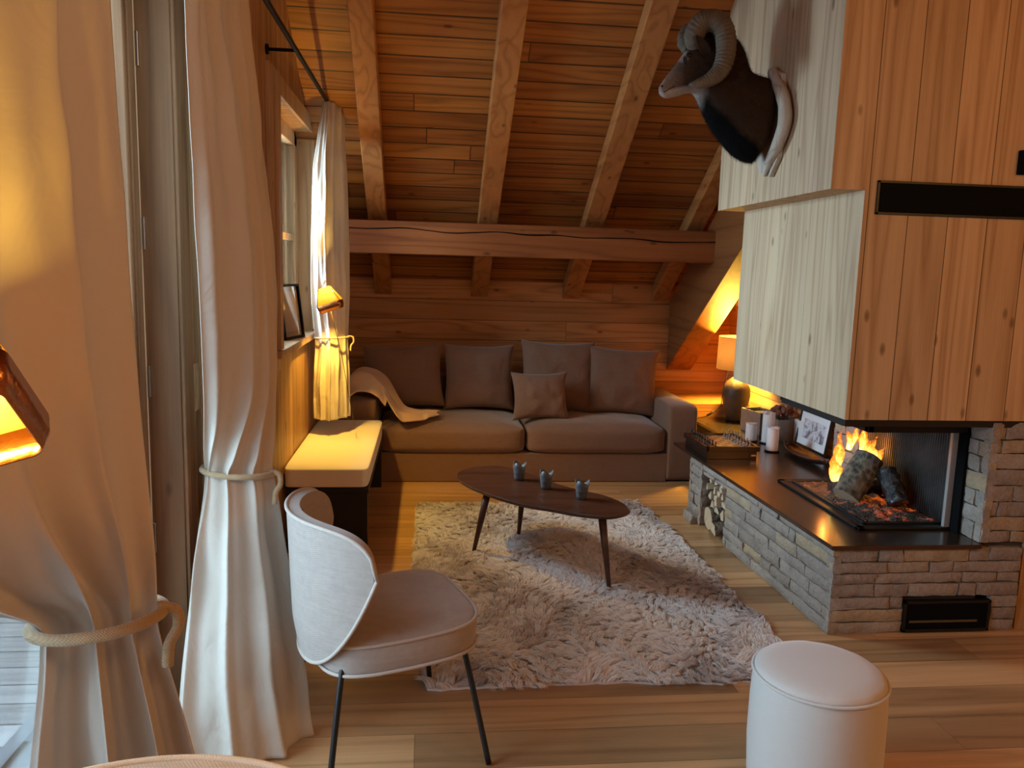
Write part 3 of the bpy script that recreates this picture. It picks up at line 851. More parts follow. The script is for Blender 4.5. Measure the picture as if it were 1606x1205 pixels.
# ================================================================== SOFA
def rbox(name, a, b, mat, parent, r=0.03, puff=(0, 0, 0), sub=2, wr=0.0, n=(10, 8, 4)):
    """upholstered block: gridded box with soft edges, optional puffing per axis"""
    bm = bmesh.new()
    a = Vector(a); b = Vector(b); c = (a+b)/2; h = (b-a)/2
    add_box(bm, (-1, -1, -1), (1, 1, 1))
    bmesh.ops.subdivide_edges(bm, edges=list(bm.edges), cuts=11, use_grid_fill=True)
    for v in bm.verts:
        p = v.co.copy()
        q = Vector((p.x*h.x, p.y*h.y, p.z*h.z))
        # round the edges
        inner = Vector((max(-h.x+r, min(h.x-r, q.x)), max(-h.y+r, min(h.y-r, q.y)), max(-h.z+r, min(h.z-r, q.z))))
        d = q-inner
        if d.length > 1e-6: q = inner + d.normalized()*r if min(abs(abs(p.x)-1), 1) < 2 and d.length > r*0.999 else q
        ex, ey, ez = 1-p.x**4, 1-p.y**4, 1-p.z**4
        q.z += puff[2]*ex*ey*p.z; q.x += puff[0]*ey*ez*p.x; q.y += puff[1]*ex*ez*p.y
        if wr:
            wv = c+q
            q.z += wr*noise.noise(Vector((wv.x*7, wv.y*4, 1.0)))*ex*ey*(p.z > 0)
        v.co = c+q
    o = bm_obj(name, bm, mat, parent, True)
    mod(o, 'SUBSURF', levels=1, render_levels=1)
    return o
SO = thing('sofa', 'long dark taupe linen sofa with two seat cushions against the back wall', 'sofa', (0.75, 6.35, 0))
YS = 5.85
box('sofa_base', (-0.37, YS+0.015, 0.004), (1.862, 6.80, 0.222), m_sofa, SO, 0.006)
rbox('armrest', (1.850, YS, 0.004), (2.092, 6.85, 0.602), m_sofa, SO, 0.028)
rbox('armrest', (-0.61, YS, 0.004), (-0.362, 6.85, 0.632), m_sofa, SO, 0.028)
rbox('sofa_back', (-0.36, 6.58, 0.2), (1.85, 6.86, 0.72), m_sofa, SO, 0.04)
rbox('seat_cushion', (-0.352, YS-0.01, 0.226), (0.752, 6.60, 0.43), m_sofa, SO, 0.05, (0.0, 0.015, 0.035), wr=0.02)
rbox('seat_cushion', (0.762, YS-0.01, 0.226), (1.846, 6.60, 0.43), m_sofa, SO, 0.05, (0.0, 0.015, 0.035), wr=0.02)
def pillow(name, c, w_, h_, t_, mat, tilt=0.25, rz=0.0, roll=0.0, seed=0, label=None, group=None, pinch=0.10, parent=None):
    """plump square pillow with pointed corners; stands in xz, leaning back by tilt"""
    n = 22; bm = bmesh.new(); grid = {}
    for s in (-1, 1):
        for i in range(n+1):
            for j in range(n+1):
                u = 2*i/n-1; v = 2*j/n-1
                edge = i in (0, n) or j in (0, n)
                if edge and s == 1: grid[(s, i, j)] = grid[(-1, i, j)]; continue
                px = u*w_/2*(1-pinch*(1-v*v)*abs(u)**2); pz = v*h_/2*(1-pinch*(1-u*u)*abs(v)**2)
                th = t_/2*((1-u**2)**0.42)*((1-v**2)**0.42)
                th *= 1+0.18*noise.noise(Vector((u*2+seed, v*2, seed)))
                wr = 0.010*noise.noise(Vector((u*5+seed, v*3+seed, s)))*(1-u**6)*(1-v**6)
                grid[(s, i, j)] = bm.verts.new((px, s*th+wr, pz-0.03*(1-(v+1)/2)*0))
    for s in (-1, 1):
        for i in range(n):
            for j in range(n):
                f = [grid[(s, i, j)], grid[(s, i+1, j)], grid[(s, i+1, j+1)], grid[(s, i, j+1)]]
                bm.faces.new(f if s == -1 else f[::-1])
    mt = Matrix.Translation(c) @ Matrix.Rotation(rz, 4, 'Z') @ Matrix.Rotation(-tilt, 4, 'X') @ Matrix.Rotation(roll, 4, 'Y')
    for v in bm.verts: v.co = mt @ v.co
    o = bm_obj(name, bm, mat, parent, True)
    mod(o, 'SUBSURF', levels=1, render_levels=1)
    if label: tag(o, label, 'cushion', group)
    return o
gp = 'cushions along the sofa back'
pillow('back_cushion', (-0.18, 6.38, 0.735), 0.66, 0.54, 0.24, m_cushion, 0.30, 0.06, -0.05, 1, 'dark brown back cushion slumped at the left end of the sofa behind the throw', gp)
pillow('back_cushion', (0.425, 6.43, 0.73), 0.60, 0.56, 0.22, m_cushion, 0.26, 0.0, 0.0, 4, 'upright dark brown back cushion left of the sofa middle', gp)
pillow('back_cushion', (1.07, 6.41, 0.745), 0.64, 0.61, 0.22, m_cushion, 0.24, -0.03, 0.02, 7, 'tallest brown back cushion, standing behind the small cushion', gp)
pillow('back_cushion', (1.60, 6.36, 0.72), 0.62, 0.58, 0.22, m_cushion, 0.26, -0.06, 0.05, 9, 'brown back cushion by the right armrest with a warm lit edge', gp)
pillow('small_cushion', (0.885, 6.10, 0.63), 0.47, 0.40, 0.17, m_cushion, 0.32, 0.02, -0.02, 12, 'small square taupe cushion leaning in front at the sofa centre', gp, 0.13)

# throw blanket over the left armrest
def throw():
    rows = []
    # path across: from wall side over the arm, down onto the seat; width in y
    cl = [(-0.60, 0.70, 6.02, 0.40), (-0.52, 0.79, 6.05, 0.42), (-0.42, 0.80, 6.05, 0.44), (-0.33, 0.74, 6.03, 0.46), (-0.27, 0.66, 6.00, 0.46), (-0.22, 0.585, 5.97, 0.42), (-0.17, 0.53, 5.96, 0.36), (-0.08, 0.505, 5.97, 0.28), (0.02, 0.500, 6.00, 0.20), (0.09, 0.493, 6.02, 0.11)]
    P = catmull([(a, c, b) for a, b, c, d in cl], 6); Wd = catmull([(d, 0, 0) for a, b, c, d in cl], 6)
    m = 26
    for p, w_ in zip(P, Wd):
        r = []
        for k in range(m+1):
            s = k/m*2-1
            zz = p.z + 0.018*sin(s*7+p.x*6) + 0.02*noise.noise(Vector((p.x*6, s*3, 0)))
            yy = p.y + s*w_.x/2
            # near edge falls over the front / arm
            if p.x < -0.30: zz -= 0.12*max(0, -s)**2
            elif s < -0.2 and p.x < 0: zz -= 0.05*(-s-0.2)
            floor_ = (0.652 if p.x < -0.35 else 0.478)
            r.append(Vector((p.x+0.02*sin(s*4), yy, max(zz, floor_))))
        rows.append(r)
    o = grid_obj('throw_blanket', rows, m_throw, None, thick=0.012)
    mod(o, 'SUBSURF', levels=1, render_levels=1)
    tag(o, 'light beige throw draped over the left armrest and corner of the sofa', 'blanket')
throw()

# ================================================================== BENCH
BE = thing('window_bench', 'black bench with a thick cream cushion under the window', 'bench', (-0.545, 5.0, 0))
bm = bmesh.new()
add_box(bm, (-0.765, 4.36, 0.345), (-0.312, 5.78, 0.376), 0.003)
bm_obj('bench_top', bm, m_black, BE)
for y_ in (4.37, 5.72):
    box('leg_panel', (-0.765, y_, 0.0), (-0.318, y_+0.045, 0.345), m_black, BE, 0.003)
rbox('bench_cushion', (-0.775, 4.345, 0.378), (-0.312, 5.80, 0.492), m_bench, BE, 0.013, (0, 0, 0.004))

# ================================================================== RUG
def rug():
    cor = [(-0.06, 5.27), (1.47, 5.28), (1.555, 4.3), (1.565, 3.30), (1.55, 2.92), (1.42, 2.84), (0.80, 2.86), (0.02, 2.86), (-0.055, 3.3), (-0.06, 4.1)]
    pts = []
    for i in range(len(cor)):
        a = Vector(cor[i]); b = Vector(cor[(i+1) % len(cor)])
        n = max(2, int((b-a).length/0.03))
        for k in range(n):
            p = a.lerp(b, k/n); d = (p-Vector((0.75, 4.05))).normalized()
            pts.append(p+d*(0.022*noise.noise(Vector((p.x*9, p.y*9, 0)))+0.012*noise.noise(Vector((p.x*30, p.y*30, 2)))))
    RG = thing('fur_rug', 'shaggy cream and grey fur rug under the coffee table', 'rug', (0.75, 4.05, 0))
    bm = bmesh.new(); add_prism(bm, [(p.x, p.y) for p in pts], 0.001, 0.010)
    bm_obj('rug_backing', bm, plain('rug_base', (0.60, 0.54, 0.50), 0.95), RG)
    # pile: curved tapered blades, clumped in locks that follow a wandering flow
    poly = np.array([(p.x, p.y) for p in pts])
    n = 240000
    xy = np.column_stack([RNG.uniform(-0.10, 1.60, n), RNG.uniform(2.80, 5.32, n)])
    inside = np.zeros(n, bool); j = len(poly)-1
    for i in range(len(poly)):
        xi, yi = poly[i]; xj, yj = poly[j]
        cnd = ((yi > xy[:, 1]) != (yj > xy[:, 1])) & (xy[:, 0] < (xj-xi)*(xy[:, 1]-yi)/(yj-yi+1e-12)+xi)
        inside ^= cnd; j = i
    xy = xy[inside]; n = len(xy)
    # lock centres
    nc = 4200
    cen = np.column_stack([RNG.uniform(-0.12, 1.62, nc), RNG.uniform(2.78, 5.34, nc)])
    def field(x, y, k=0.0):
        return (np.sin(x*3.1+1.3*np.sin(y*2.3+k))+np.cos(y*2.7+1.7*np.sin(x*2.9-k))+0.6*np.sin(x*7.3+y*5.1+k)+0.5*np.cos(x*11-y*9+k))
    cell = 0.06; gd = {}
    for i, (a, b) in enumerate(cen): gd.setdefault((int(a//cell), int(b//cell)), []).append(i)
    own = np.zeros(n, int)
    for i in range(n):
        a, b = xy[i]; ca, cb = int(a//cell), int(b//cell); best = 9; bi = 0
        for da in (-1, 0, 1):
            for db in (-1, 0, 1):
                for q in gd.get((ca+da, cb+db), ()):
                    d = (cen[q, 0]-a)**2+(cen[q, 1]-b)**2
                    if d < best: best = d; bi = q
        own[i] = bi
    cxy = cen[own]
    ang = field(cxy[:, 0], cxy[:, 1])*1.5 + RNG.normal(0, 0.28, nc)[own]
    lock_h = RNG.uniform(0.010, 0.024, nc)[own]; lock_l = RNG.uniform(0.03, 0.06, nc)[own]
    dirv = np.column_stack([np.cos(ang), np.sin(ang)])
    ln = lock_l*RNG.uniform(0.7, 1.15, n); hh = lock_h*RNG.uniform(0.75, 1.2, n)
    tipc = cxy + dirv*lock_l[:, None]
    root = np.column_stack([xy, np.full(n, 0.008)])
    own_tip = xy + dirv*ln[:, None]
    tip2 = own_tip*0.62 + tipc*0.38 + RNG.normal(0, 0.005, (n, 2))
    tip = np.column_stack([tip2, 0.010+hh*0.55])
    mid = root*0.45+tip*0.55; mid[:, 2] = 0.010+hh
    q1 = root*0.8+tip*0.2; q1[:, 2] = 0.010+hh*0.62
    side = np.column_stack([-dirv[:, 1], dirv[:, 0], np.zeros(n)])
    side += RNG.normal(0, 0.35, (n, 3)); side /= np.linalg.norm(side, axis=1)[:, None]
    wd = RNG.uniform(0.0011, 0.002, n)[:, None]
    V = np.empty((n, 7, 3))
    V[:, 0] = root-side*wd; V[:, 1] = root+side*wd
    V[:, 2] = q1-side*wd; V[:, 3] = q1+side*wd
    V[:, 4] = mid-side*wd*0.8; V[:, 5] = mid+side*wd*0.8; V[:, 6] = tip
    base = (np.arange(n)*7)[:, None]
    quads = np.concatenate([base+np.array([0, 1, 3, 2]), base+np.array([2, 3, 5, 4])], axis=1).reshape(-1, 4)
    tris = base+np.array([4, 5, 6])
    loops = np.concatenate([quads.ravel(), tris.ravel()])
    nq, ntr = len(quads), len(tris)
    me = bpy.data.meshes.new('pile')
    me.vertices.add(n*7); me.vertices.foreach_set('co', V.ravel())
    me.loops.add(len(loops)); me.loops.foreach_set('vertex_index', loops.astype(np.int32))
    me.polygons.add(nq+ntr)
    st = np.concatenate([np.arange(nq)*4, nq*4+np.arange(ntr)*3]); me.polygons.foreach_set('loop_start', st.astype(np.int32))
    me.update(calc_edges=True)
    # colour: pale fur with grey brown patches, darker roots
    patch = field(cxy[:, 0]*1.9, cxy[:, 1]*1.9, 2.0)*0.75 + RNG.normal(0, 0.45, nc)[own] + RNG.normal(0, 0.25, n)
    pf = 1/(1+np.exp(-(patch-0.95)*2.4))
    pale = np.array([0.92, 0.87, 0.83]); brown = np.array([0.55, 0.47, 0.43])
    c = pale[None]*(1-pf[:, None])+brown[None]*pf[:, None]
    cc = np.repeat(c[:, None, :], 7, axis=1)
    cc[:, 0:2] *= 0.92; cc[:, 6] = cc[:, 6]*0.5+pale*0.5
    rgba = np.concatenate([cc, np.ones((n, 7, 1))], axis=2)
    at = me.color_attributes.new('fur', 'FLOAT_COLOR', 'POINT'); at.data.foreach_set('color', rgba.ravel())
    N = NT('fur'); ca = N.new('ShaderNodeAttribute', attribute_name='fur')
    N.base(ca.outputs['Color'], 0.75, 0, Sheen_Weight=0.3, Specular_IOR_Level=0.2)
    tr = N.new('ShaderNodeBsdfTranslucent'); N.l.new(ca.outputs['Color'], tr.inputs[0])
    mx = N.new('ShaderNodeMixShader'); mx.inputs[0].default_value = 0.35; N.l.new(N.b.outputs[0], mx.inputs[1]); N.l.new(tr.outputs[0], mx.inputs[2]); N.l.new(mx.outputs[0], N.out.inputs[0])
    me.materials.append(N.m)
    o = bpy.data.objects.new('fur_pile', me); COL.objects.link(o); o.parent = RG
    o['kind'] = 'stuff'
rug()

# ================================================================== COFFEE TABLE
def coffee_table():
    z = 0.400
    px = [(716, 745), (722, 738), (741, 733), (762, 731), (785, 731), (806, 735), (835, 744), (874, 759), (908, 768), (940, 775), (962, 782), (980, 791), (988, 800), (987, 804), (976, 808), (958, 810), (938, 809), (905, 805), (866, 798), (824, 791), (783, 780), (752, 769), (731, 760), (719, 752)]
    P = [hit(x, y, 'z', z) for x, y in px]
    P = catmull([Vector((p.x, p.y, 0)) for p in P], 4, True)
    T = thing('coffee_table', 'low dark walnut coffee table with leaf shaped top and three tapered legs', 'coffee table', (0.6, 4.25, 0))
    bm = bmesh.new()
    cen = sum(P, Vector())/len(P)
    prof = [(0.0, 0.955), (0.008, 0.985), (0.018, 1.0), (0.024, 0.992)]
    rings = [[bm.verts.new(((p-cen)*s+cen)+Vector((0, 0, z-0.024+dz))) for p in P] for dz, s in prof]
    for A, B in zip(rings, rings[1:]):
        for k in range(len(P)): bm.faces.new((A[k], A[(k+1) % len(P)], B[(k+1) % len(P)], B[k]))
    bm.faces.new(rings[0][::-1]); bm.faces.new(rings[-1])
    tt = bm_obj('tabletop', bm, m_table, T); autosmooth(tt, 40)
    zt = z-0.024
    for (fx, fy), (tx, ty) in (((956, 927), (942, 806)), ((742, 868), (759, 770)), ((813, 841), (811, 789))):
        f = hit(fx, fy, 'z', 0.012)
        # leg tops sit under the plate, vertical-ish and leaning out
        top = hit(tx, ty, 'z', zt)
        d = cen-Vector((f.x, f.y, 0)); d.z = 0
        tp = Vector((f.x, f.y, 0))+d.normalized()*0.075; tp.z = zt
        bm = bmesh.new(); add_tube(bm, [Vector((f.x, f.y, 0.006)), Vector((f.x, f.y, 0.006)).lerp(tp, 0.5), tp], [0.010, 0.0165, 0.021], 18)
        bm_obj('leg', bm, m_table, T, True)
    # zinc pots
    lab = ['zinc tealight pot on the table nearest the sofa', 'zinc tealight pot in the middle of the three on the table', 'zinc tealight pot nearest the right end of the table']
    for (x, y), lb, rot in zip(((814, 753), (856, 767), (912, 783)), lab, (0.4, 1.2, 0.9)):
        p = hit(x, y, 'z', z)
        bm = bmesh.new(); n = 48; rings = []
        H = 0.094
        for r, t in ((0.0270, 0), (0.0300, 0.25), (0.0318, 0.45), (0.0330, 0.47), (0.0325, 0.50), (0.0355, 0.75), (0.0385, 1.0)):
            ring = []
            for k in range(n):
                a = 2*pi*k/n+rot
                hh = H*t
                if t > 0.55: hh += (t-0.55)/0.45*0.013*cos(3*a)
                rr = r+(0.002*cos(3*a)*(t == 1.0))
                ring.append(bm.verts.new((p.x+rr*cos(a), p.y+rr*sin(a), z+0.0005+hh)))
            rings.append(ring)
        for A, B in zip(rings, rings[1:]):
            for k in range(n): bm.faces.new((A[k], A[(k+1) % n], B[(k+1) % n], B[k]))
        bm.faces.new(rings[0][::-1])
        o = bm_obj('zinc_pot', bm, m_zinc, None, True); mod(o, 'SOLIDIFY', thickness=0.0016, offset=-1)
        tag(o, lb, 'pot', 'zinc pots on the coffee table')
coffee_table()

# ================================================================== CHAIRS
def make_chair(c, a, label):
    """c = floor centre of seat, a = facing angle"""
    T = thing('upholstered_chair', label, 'chair', (c[0], c[1], 0))
    MT = Matrix.Translation((c[0], c[1], 0)) @ Matrix.Rotation(a, 4, 'Z')   # local x = front, y = left
    # seat: rounded block, slightly wider in front
    def outline(sx=1.0, n=64):
        pts = []
        for k in range(n):
            t = 2*pi*k/n; ct, st = cos(t), sin(t); e = 0.52
            x = 0.262*abs(ct)**e*(1 if ct > 0 else -1); y = 0.268*abs(st)**e*(1 if st > 0 else -1)
            y *= 1-0.06*(-x/0.26 if x < 0 else 0)
            pts.append(Vector((x*sx, y*sx, 0)))
        return pts
    prof = [(0.372, 0.90), (0.374, 0.965), (0.385, 0.985), (0.42, 1.0), (0.452, 0.995), (0.464, 0.985), (0.474, 0.955), (0.482, 0.88), (0.489, 0.72), (0.494, 0.45), (0.496, 0.15)]
    bm = bmesh.new(); rings = []
    for z, s in prof: rings.append([bm.verts.new(MT @ (p+Vector((0.01, 0, z+0.012*(p.x/0.26)*(s > 0.5))))) for p in outline(s)])
    for A, B in zip(rings, rings[1:]):
        for k in range(64): bm.faces.new((A[k], A[(k+1) % 64], B[(k+1) % 64], B[k]))
    bm.faces.new(rings[0][::-1]); bm.faces.new(rings[-1])
    seat = bm_obj('seat', bm, m_chair, T, True)
    for z in (0.468, 0.376):
        bm = bmesh.new(); add_tube(bm, [MT @ (p+Vector((0.01, 0, z+0.012*(p.x/0.26)))) for p in outline(0.992)], 0.0055, 8, True)
        bm_obj('seat_piping', bm, m_pipe, seat, True)
    # wrap-around back shell: s in [-1,1] round the seat, t up
    def shell(off):
        P = []
        ns, nt = 44, 18
        for j in range(nt+1):
            t = j/nt; row = []
            for i in range(ns+1):
                s = 2*i/ns-1
                th = s*radians(66)
                # lobe outline: wing ends rounded
                zm = 0.700; up = 0.135*(1-abs(s)**6)**0.5; dn = 0.335*(1-abs(s)**3)
                z = zm-dn+(up+dn)*t
                rx = 0.305+off+0.045*(z-0.45); ry = 0.315+off+0.02*(z-0.5)
                flare = 0.02*(abs(s)**3)
                x = -rx*cos(th)*0.93-0.0; y = ry*sin(th)*(1-0.10*max(0, -cos(th)))+flare*(1 if s > 0 else -1)
                # bottom tucks towards the seat
                tuck = max(0, (0.47-z))*0.45
                k = 1-tuck
                row.append(MT @ Vector((x*k+0.005, y*k, z)))
            P.append(row)
        return P
    out, inn = shell(0.026), shell(-0.020)
    bm = bmesh.new()
    nr, nc = len(out), len(out[0])
    O = [[bm.verts.new(p) for p in r] for r in out]; I = [[bm.verts.new(p) for p in r] for r in inn]
    for i in range(nr-1):
        for j in range(nc-1):
            bm.faces.new((O[i][j], O[i][j+1], O[i+1][j+1], O[i+1][j])); bm.faces.new((I[i][j], I[i+1][j], I[i+1][j+1], I[i][j+1]))
    def rim(A, B, mids):
        for k in range(len(A)-1): bm.faces.new((A[k], A[k+1], B[k+1], B[k]))
    rim(O[0], I[0], 0); rim(I[-1], O[-1], 0)
    rim([O[i][0] for i in range(nr)][::-1], [I[i][0] for i in range(nr)][::-1], 0); rim([O[i][-1] for i in range(nr)], [I[i][-1] for i in range(nr)], 0)
    bmesh.ops.remove_doubles(bm, verts=bm.verts, dist=0.0008)
    back = bm_obj('backrest', bm, m_chair, T, True)
    mod(back, 'BEVEL', width=0.012, segments=3, limit_method='ANGLE', angle_limit=radians(50))
    mod(back, 'SUBSURF', levels=1, render_levels=1)
    for S in (shell(0.026),):
        loop = S[0] + [S[i][-1] for i in range(1, nr)] + S[-1][::-1][1:] + [S[i][0] for i in range(nr-2, 0, -1)]
        bm = bmesh.new(); add_tube(bm, loop, 0.006, 8, True); bm_obj('back_piping', bm, m_pipe, back, True)
    # centre seam inside
    S = shell(-0.022); bm = bmesh.new(); add_tube(bm, [S[i][nc//2] for i in range(nr)], 0.003, 6); bm_obj('back_seam', bm, m_cord, back, True)
    # legs
    for sx, sy in ((1, -1), (1, 1), (-1, -1), (-1, 1)):
        top = Vector((0.185*sx, 0.20*sy, 0.385)); foot = Vector((0.262*sx, 0.292*sy, 0.006))
        kn = top.lerp(foot, 0.08)+Vector((0.012*sx, 0.01*sy, 0.0))
        bm = bmesh.new(); add_tube(bm, [MT @ p for p in catmull([top, kn, foot], 6)], 0.0095, 12)
        bm_obj('leg', bm, m_black, T, True)
    return T
CH1 = make_chair((-0.125, 2.575), radians(19), 'beige tweed chair with curved back and thin black legs by the rug')
CH2 = make_chair((-0.380, 0.868), radians(-82), 'beige tweed chair back poking up in the lower left corner by the near curtain')

# ================================================================== POUF
def pouf():
    c = Vector((1.185, 2.135, 0)); R = 0.192
    T = thing('round_pouf', 'round pale beige velvet pouf with piped top in the foreground', 'pouf', c)
    prof = [(R*0.86, 0.02), (R*0.94, 0.03), (R*0.985, 0.08), (R*1.02, 0.20), (R*1.015, 0.33), (R*0.995, 0.418)]
    rings = [(r, z) for r, z in prof]
    bm = bmesh.new(); add_lathe(bm, rings+[(R*0.99, 0.424), (0.1, 0.424)], c, 72)
    bm_obj('pouf_body', bm, m_pouf, T, True)
    bm = bmesh.new(); add_lathe(bm, [(R*0.985, 0.424), (R*0.97, 0.435), (R*0.90, 0.446), (R*0.7, 0.453), (R*0.4, 0.457), (R*0.1, 0.458)], c, 72)
    for v in bm.verts:
        an = atan2(v.co.y-c.y, v.co.x-c.x); rr = sqrt((v.co.x-c.x)**2+(v.co.y-c.y)**2)/R
        v.co.z += 0.0016*sin(an*60)*max(0, rr-0.85)*6
    bm_obj('pouf_top', bm, m_pouf, T, True)
    bm = bmesh.new(); add_tube(bm, [c+Vector((R*cos(t)*1.0, R*sin(t), 0.424)) for t in [2*pi*k/72 for k in range(72)]], 0.0048, 8, True)
    bm_obj('pouf_piping', bm, m_pouf, T, True)
    for k in range(3):
        t = 0.5+2*pi*k/3
        bm = bmesh.new(); add_lathe(bm, [(0.018, 0.0), (0.02, 0.022)], (c.x+0.13*cos(t), c.y+0.13*sin(t), 0), 16); bm_obj('foot', bm, m_blackmat, T)
pouf()

# ================================================================== CURTAINS
def curtain(name, keys, label, folds=7, amp=0.035, nz=110, nu=150, seed=0, hem=True):
    """keys: list of (z, A(x,y), B(x,y), fold amplitude) from top to bottom. The sheet runs A->B with pleats across."""
    T = thing(name, label, 'curtain', (-0.64, (keys[0][1][1]+keys[0][2][1])/2, keys[-1][0]))
    zs = [k[0] for k in keys]
    npt = len(keys[0])-2
    ctrls = [catmull([(k[1+q][0], k[1+q][1], k[0]) for k in keys], 12) for q in range(npt)]
    amps = catmull([(k[-1], 0, 0) for k in keys], 12)
    rows = []
    M_ = len(amps)
    for i in range(nz+1):
        f = i/nz*(M_-1); a = int(min(f, M_-2)); fr = f-a
        PP = [c[a].lerp(c[a+1], fr) for c in ctrls]
        z = PP[0].z; am = amps[a].lerp(amps[a+1], fr).x
        A2 = Vector((PP[0].x, PP[0].y)); B2 = Vector((PP[-1].x, PP[-1].y)); L = (B2-A2).length
        cv = catmull([(p.x, p.y, 0) for p in PP], 20) if npt > 2 else [A2.lerp(B2, q/20).to_3d() for q in range(21)]
        row = []
        for j in range(nu+1):
            u = j/nu
            ph = u*folds*2*pi + 0.9*sin(u*5+seed) + 0.35*noise.noise(Vector((u*3+seed, z*1.5, 0)))*2
            w_ = sin(ph)+0.35*sin(2*ph+seed+z*0.8)
            off = am*w_*(0.75+0.5*noise.noise(Vector((u*4, z*0.8, seed))))+0.012*noise.noise(Vector((u*9+seed, z*5, 1)))*1.2
            # sideways sag of each pleat makes real overlap
            sl = 0.35*am*cos(ph)
            ends = min(1, min(u, 1-u)*14)
            g = min(u*(len(cv)-1), len(cv)-1.001); gi = int(g); c0 = cv[gi].lerp(cv[gi+1], g-gi)
            dd = (cv[min(gi+2, len(cv)-1)]-cv[max(gi-1, 0)]).to_2d().normalized(); nn = Vector((dd.y, -dd.x))
            p = c0.to_2d()+dd*sl*ends+nn*off*(0.35+0.65*ends)
            row.append(Vector((p.x, p.y, z)))
        rows.append(row)
    o = grid_obj('curtain_cloth', rows, m_curtain, T)
    mod(o, 'SOLIDIFY', thickness=0.0015, offset=0)
    return T, o
def tieback(name, cx, cy, z, rx, ry, r, knot_dir, label, tilt=0.0, tail=0.12):
    T = thing(name, label, 'tieback', (cx, cy, z-0.1))
    loop = [Vector((cx+rx*cos(t), cy+ry*sin(t), z+tilt*cos(t))) for t in [2*pi*k/40 for k in range(40)]]
    bm = bmesh.new(); add_tube(bm, loop, r, 10, True); bm_obj('rope_loop', bm, m_rope, T, True)
    k = Vector((cx+rx*cos(knot_dir), cy+ry*sin(knot_dir), z+tilt*cos(knot_dir)))
    o = Vector((cos(knot_dir), sin(knot_dir), 0))
    p = catmull([k-o*0.01+Vector((0, 0, 0.006)), k+o*0.022+Vector((0, 0, -0.002)), k+o*0.026+Vector((0, 0, -0.035)), k+o*0.012+Vector((0, -0.01, -tail*0.6)), k+o*0.008+Vector((0, -0.012, -tail))], 6)
    bm = bmesh.new(); add_tube(bm, p, r*0.95, 10); bm_obj('rope_tail', bm, m_rope, T, True)
    return T
# near curtain (window door, camera side)
curtain('cream_curtain', [
    (2.56, (-0.66, 0.78), (-0.62, 1.68), 0.040),
    (2.2, (-0.75, 0.80), (-0.605, 1.66), 0.034),
    (1.6, (-0.755, 0.90), (-0.575, 1.62), 0.030),
    (1.25, (-0.755, 1.05), (-0.545, 1.58), 0.032),
    (1.05, (-0.73, 1.28), (-0.525, 1.56), 0.038),
    (0.93, (-0.715, 1.47), (-0.52, 1.55), 0.030),
    (0.86, (-0.71, 1.48), (-0.515, 1.55), 0.032),
    (0.65, (-0.73, 1.46), (-0.475, 1.57), 0.042),
    (0.35, (-0.76, 1.43), (-0.42, 1.58), 0.05),
    (0.012, (-0.79, 1.40), (-0.37, 1.60), 0.05)], 'cream curtain filling the left edge, lit amber by the near wall lamp', 3, 0.04, seed=2)
tieback('curtain_tieback', -0.617, 1.515, 0.92, 0.118, 0.088, 0.0115, radians(5), 'thick jute rope tied round the near amber lit curtain', 0.012, 0.11)
curtain('cream_curtain', [
    (2.56, (-0.636, 2.27), (-0.605, 2.50), (-0.60, 2.75), (-0.625, 2.94), 0.012),
    (2.2, (-0.636, 2.28), (-0.590, 2.53), (-0.575, 2.75), (-0.60, 2.93), 0.013),
    (1.7, (-0.642, 2.34), (-0.550, 2.58), (-0.545, 2.76), (-0.54, 2.93), 0.014),
    (1.25, (-0.660, 2.44), (-0.550, 2.61), (-0.530, 2.74), (-0.525, 2.88), 0.014),
    (1.0, (-0.700, 2.56), (-0.600, 2.58), (-0.530, 2.66), (-0.535, 2.76), 0.018),
    (0.92, (-0.715, 2.61), (-0.625, 2.59), (-0.535, 2.64), (-0.530, 2.73), 0.018),
    (0.84, (-0.720, 2.60), (-0.620, 2.57), (-0.525, 2.64), (-0.520, 2.72), 0.020),
    (0.55, (-0.750, 2.54), (-0.600, 2.49), (-0.490, 2.62), (-0.480, 2.70), 0.024),
    (0.25, (-0.770, 2.47), (-0.580, 2.42), (-0.440, 2.56), (-0.430, 2.66), 0.026),
    (0.012, (-0.780, 2.42), (-0.560, 2.38), (-0.405, 2.53), (-0.400, 2.62), 0.028)], 'tall white curtain between the glazed door and the window, tied at mid height', 4, 0.035, seed=5)
tieback('curtain_tieback', -0.618, 2.665, 0.915, 0.115, 0.09, 0.0098, radians(-10), 'jute rope tied round the tall white middle curtain', -0.008, 0.10)
curtain('cream_curtain', [
    (2.60, (-0.655, 5.24), (-0.62, 5.22), (-0.545, 5.34), 0.012),
    (2.45, (-0.675, 5.22), (-0.625, 5.19), (-0.540, 5.34), 0.012),
    (2.2, (-0.712, 5.19), (-0.635, 5.15), (-0.525, 5.34), 0.007),
    (1.8, (-0.727, 5.17), (-0.635, 5.13), (-0.512, 5.34), 0.007),
    (1.4, (-0.730, 5.17), (-0.63, 5.14), (-0.508, 5.34), 0.009),
    (1.13, (-0.718, 5.26), (-0.62, 5.20), (-0.518, 5.34), 0.012),
    (0.9, (-0.728, 5.24), (-0.62, 5.18), (-0.510, 5.34), 0.012),
    (0.600, (-0.730, 5.24), (-0.62, 5.17), (-0.503, 5.34), 0.012)], 'short cream curtain hanging over the bench beside the small window', 5, 0.028, nu=90, seed=9)
tieback('curtain_tieback', -0.62, 5.265, 1.135, 0.118, 0.085, 0.006, radians(0), 'thin cord tied round the short curtain above the bench', 0.004, 0.09)
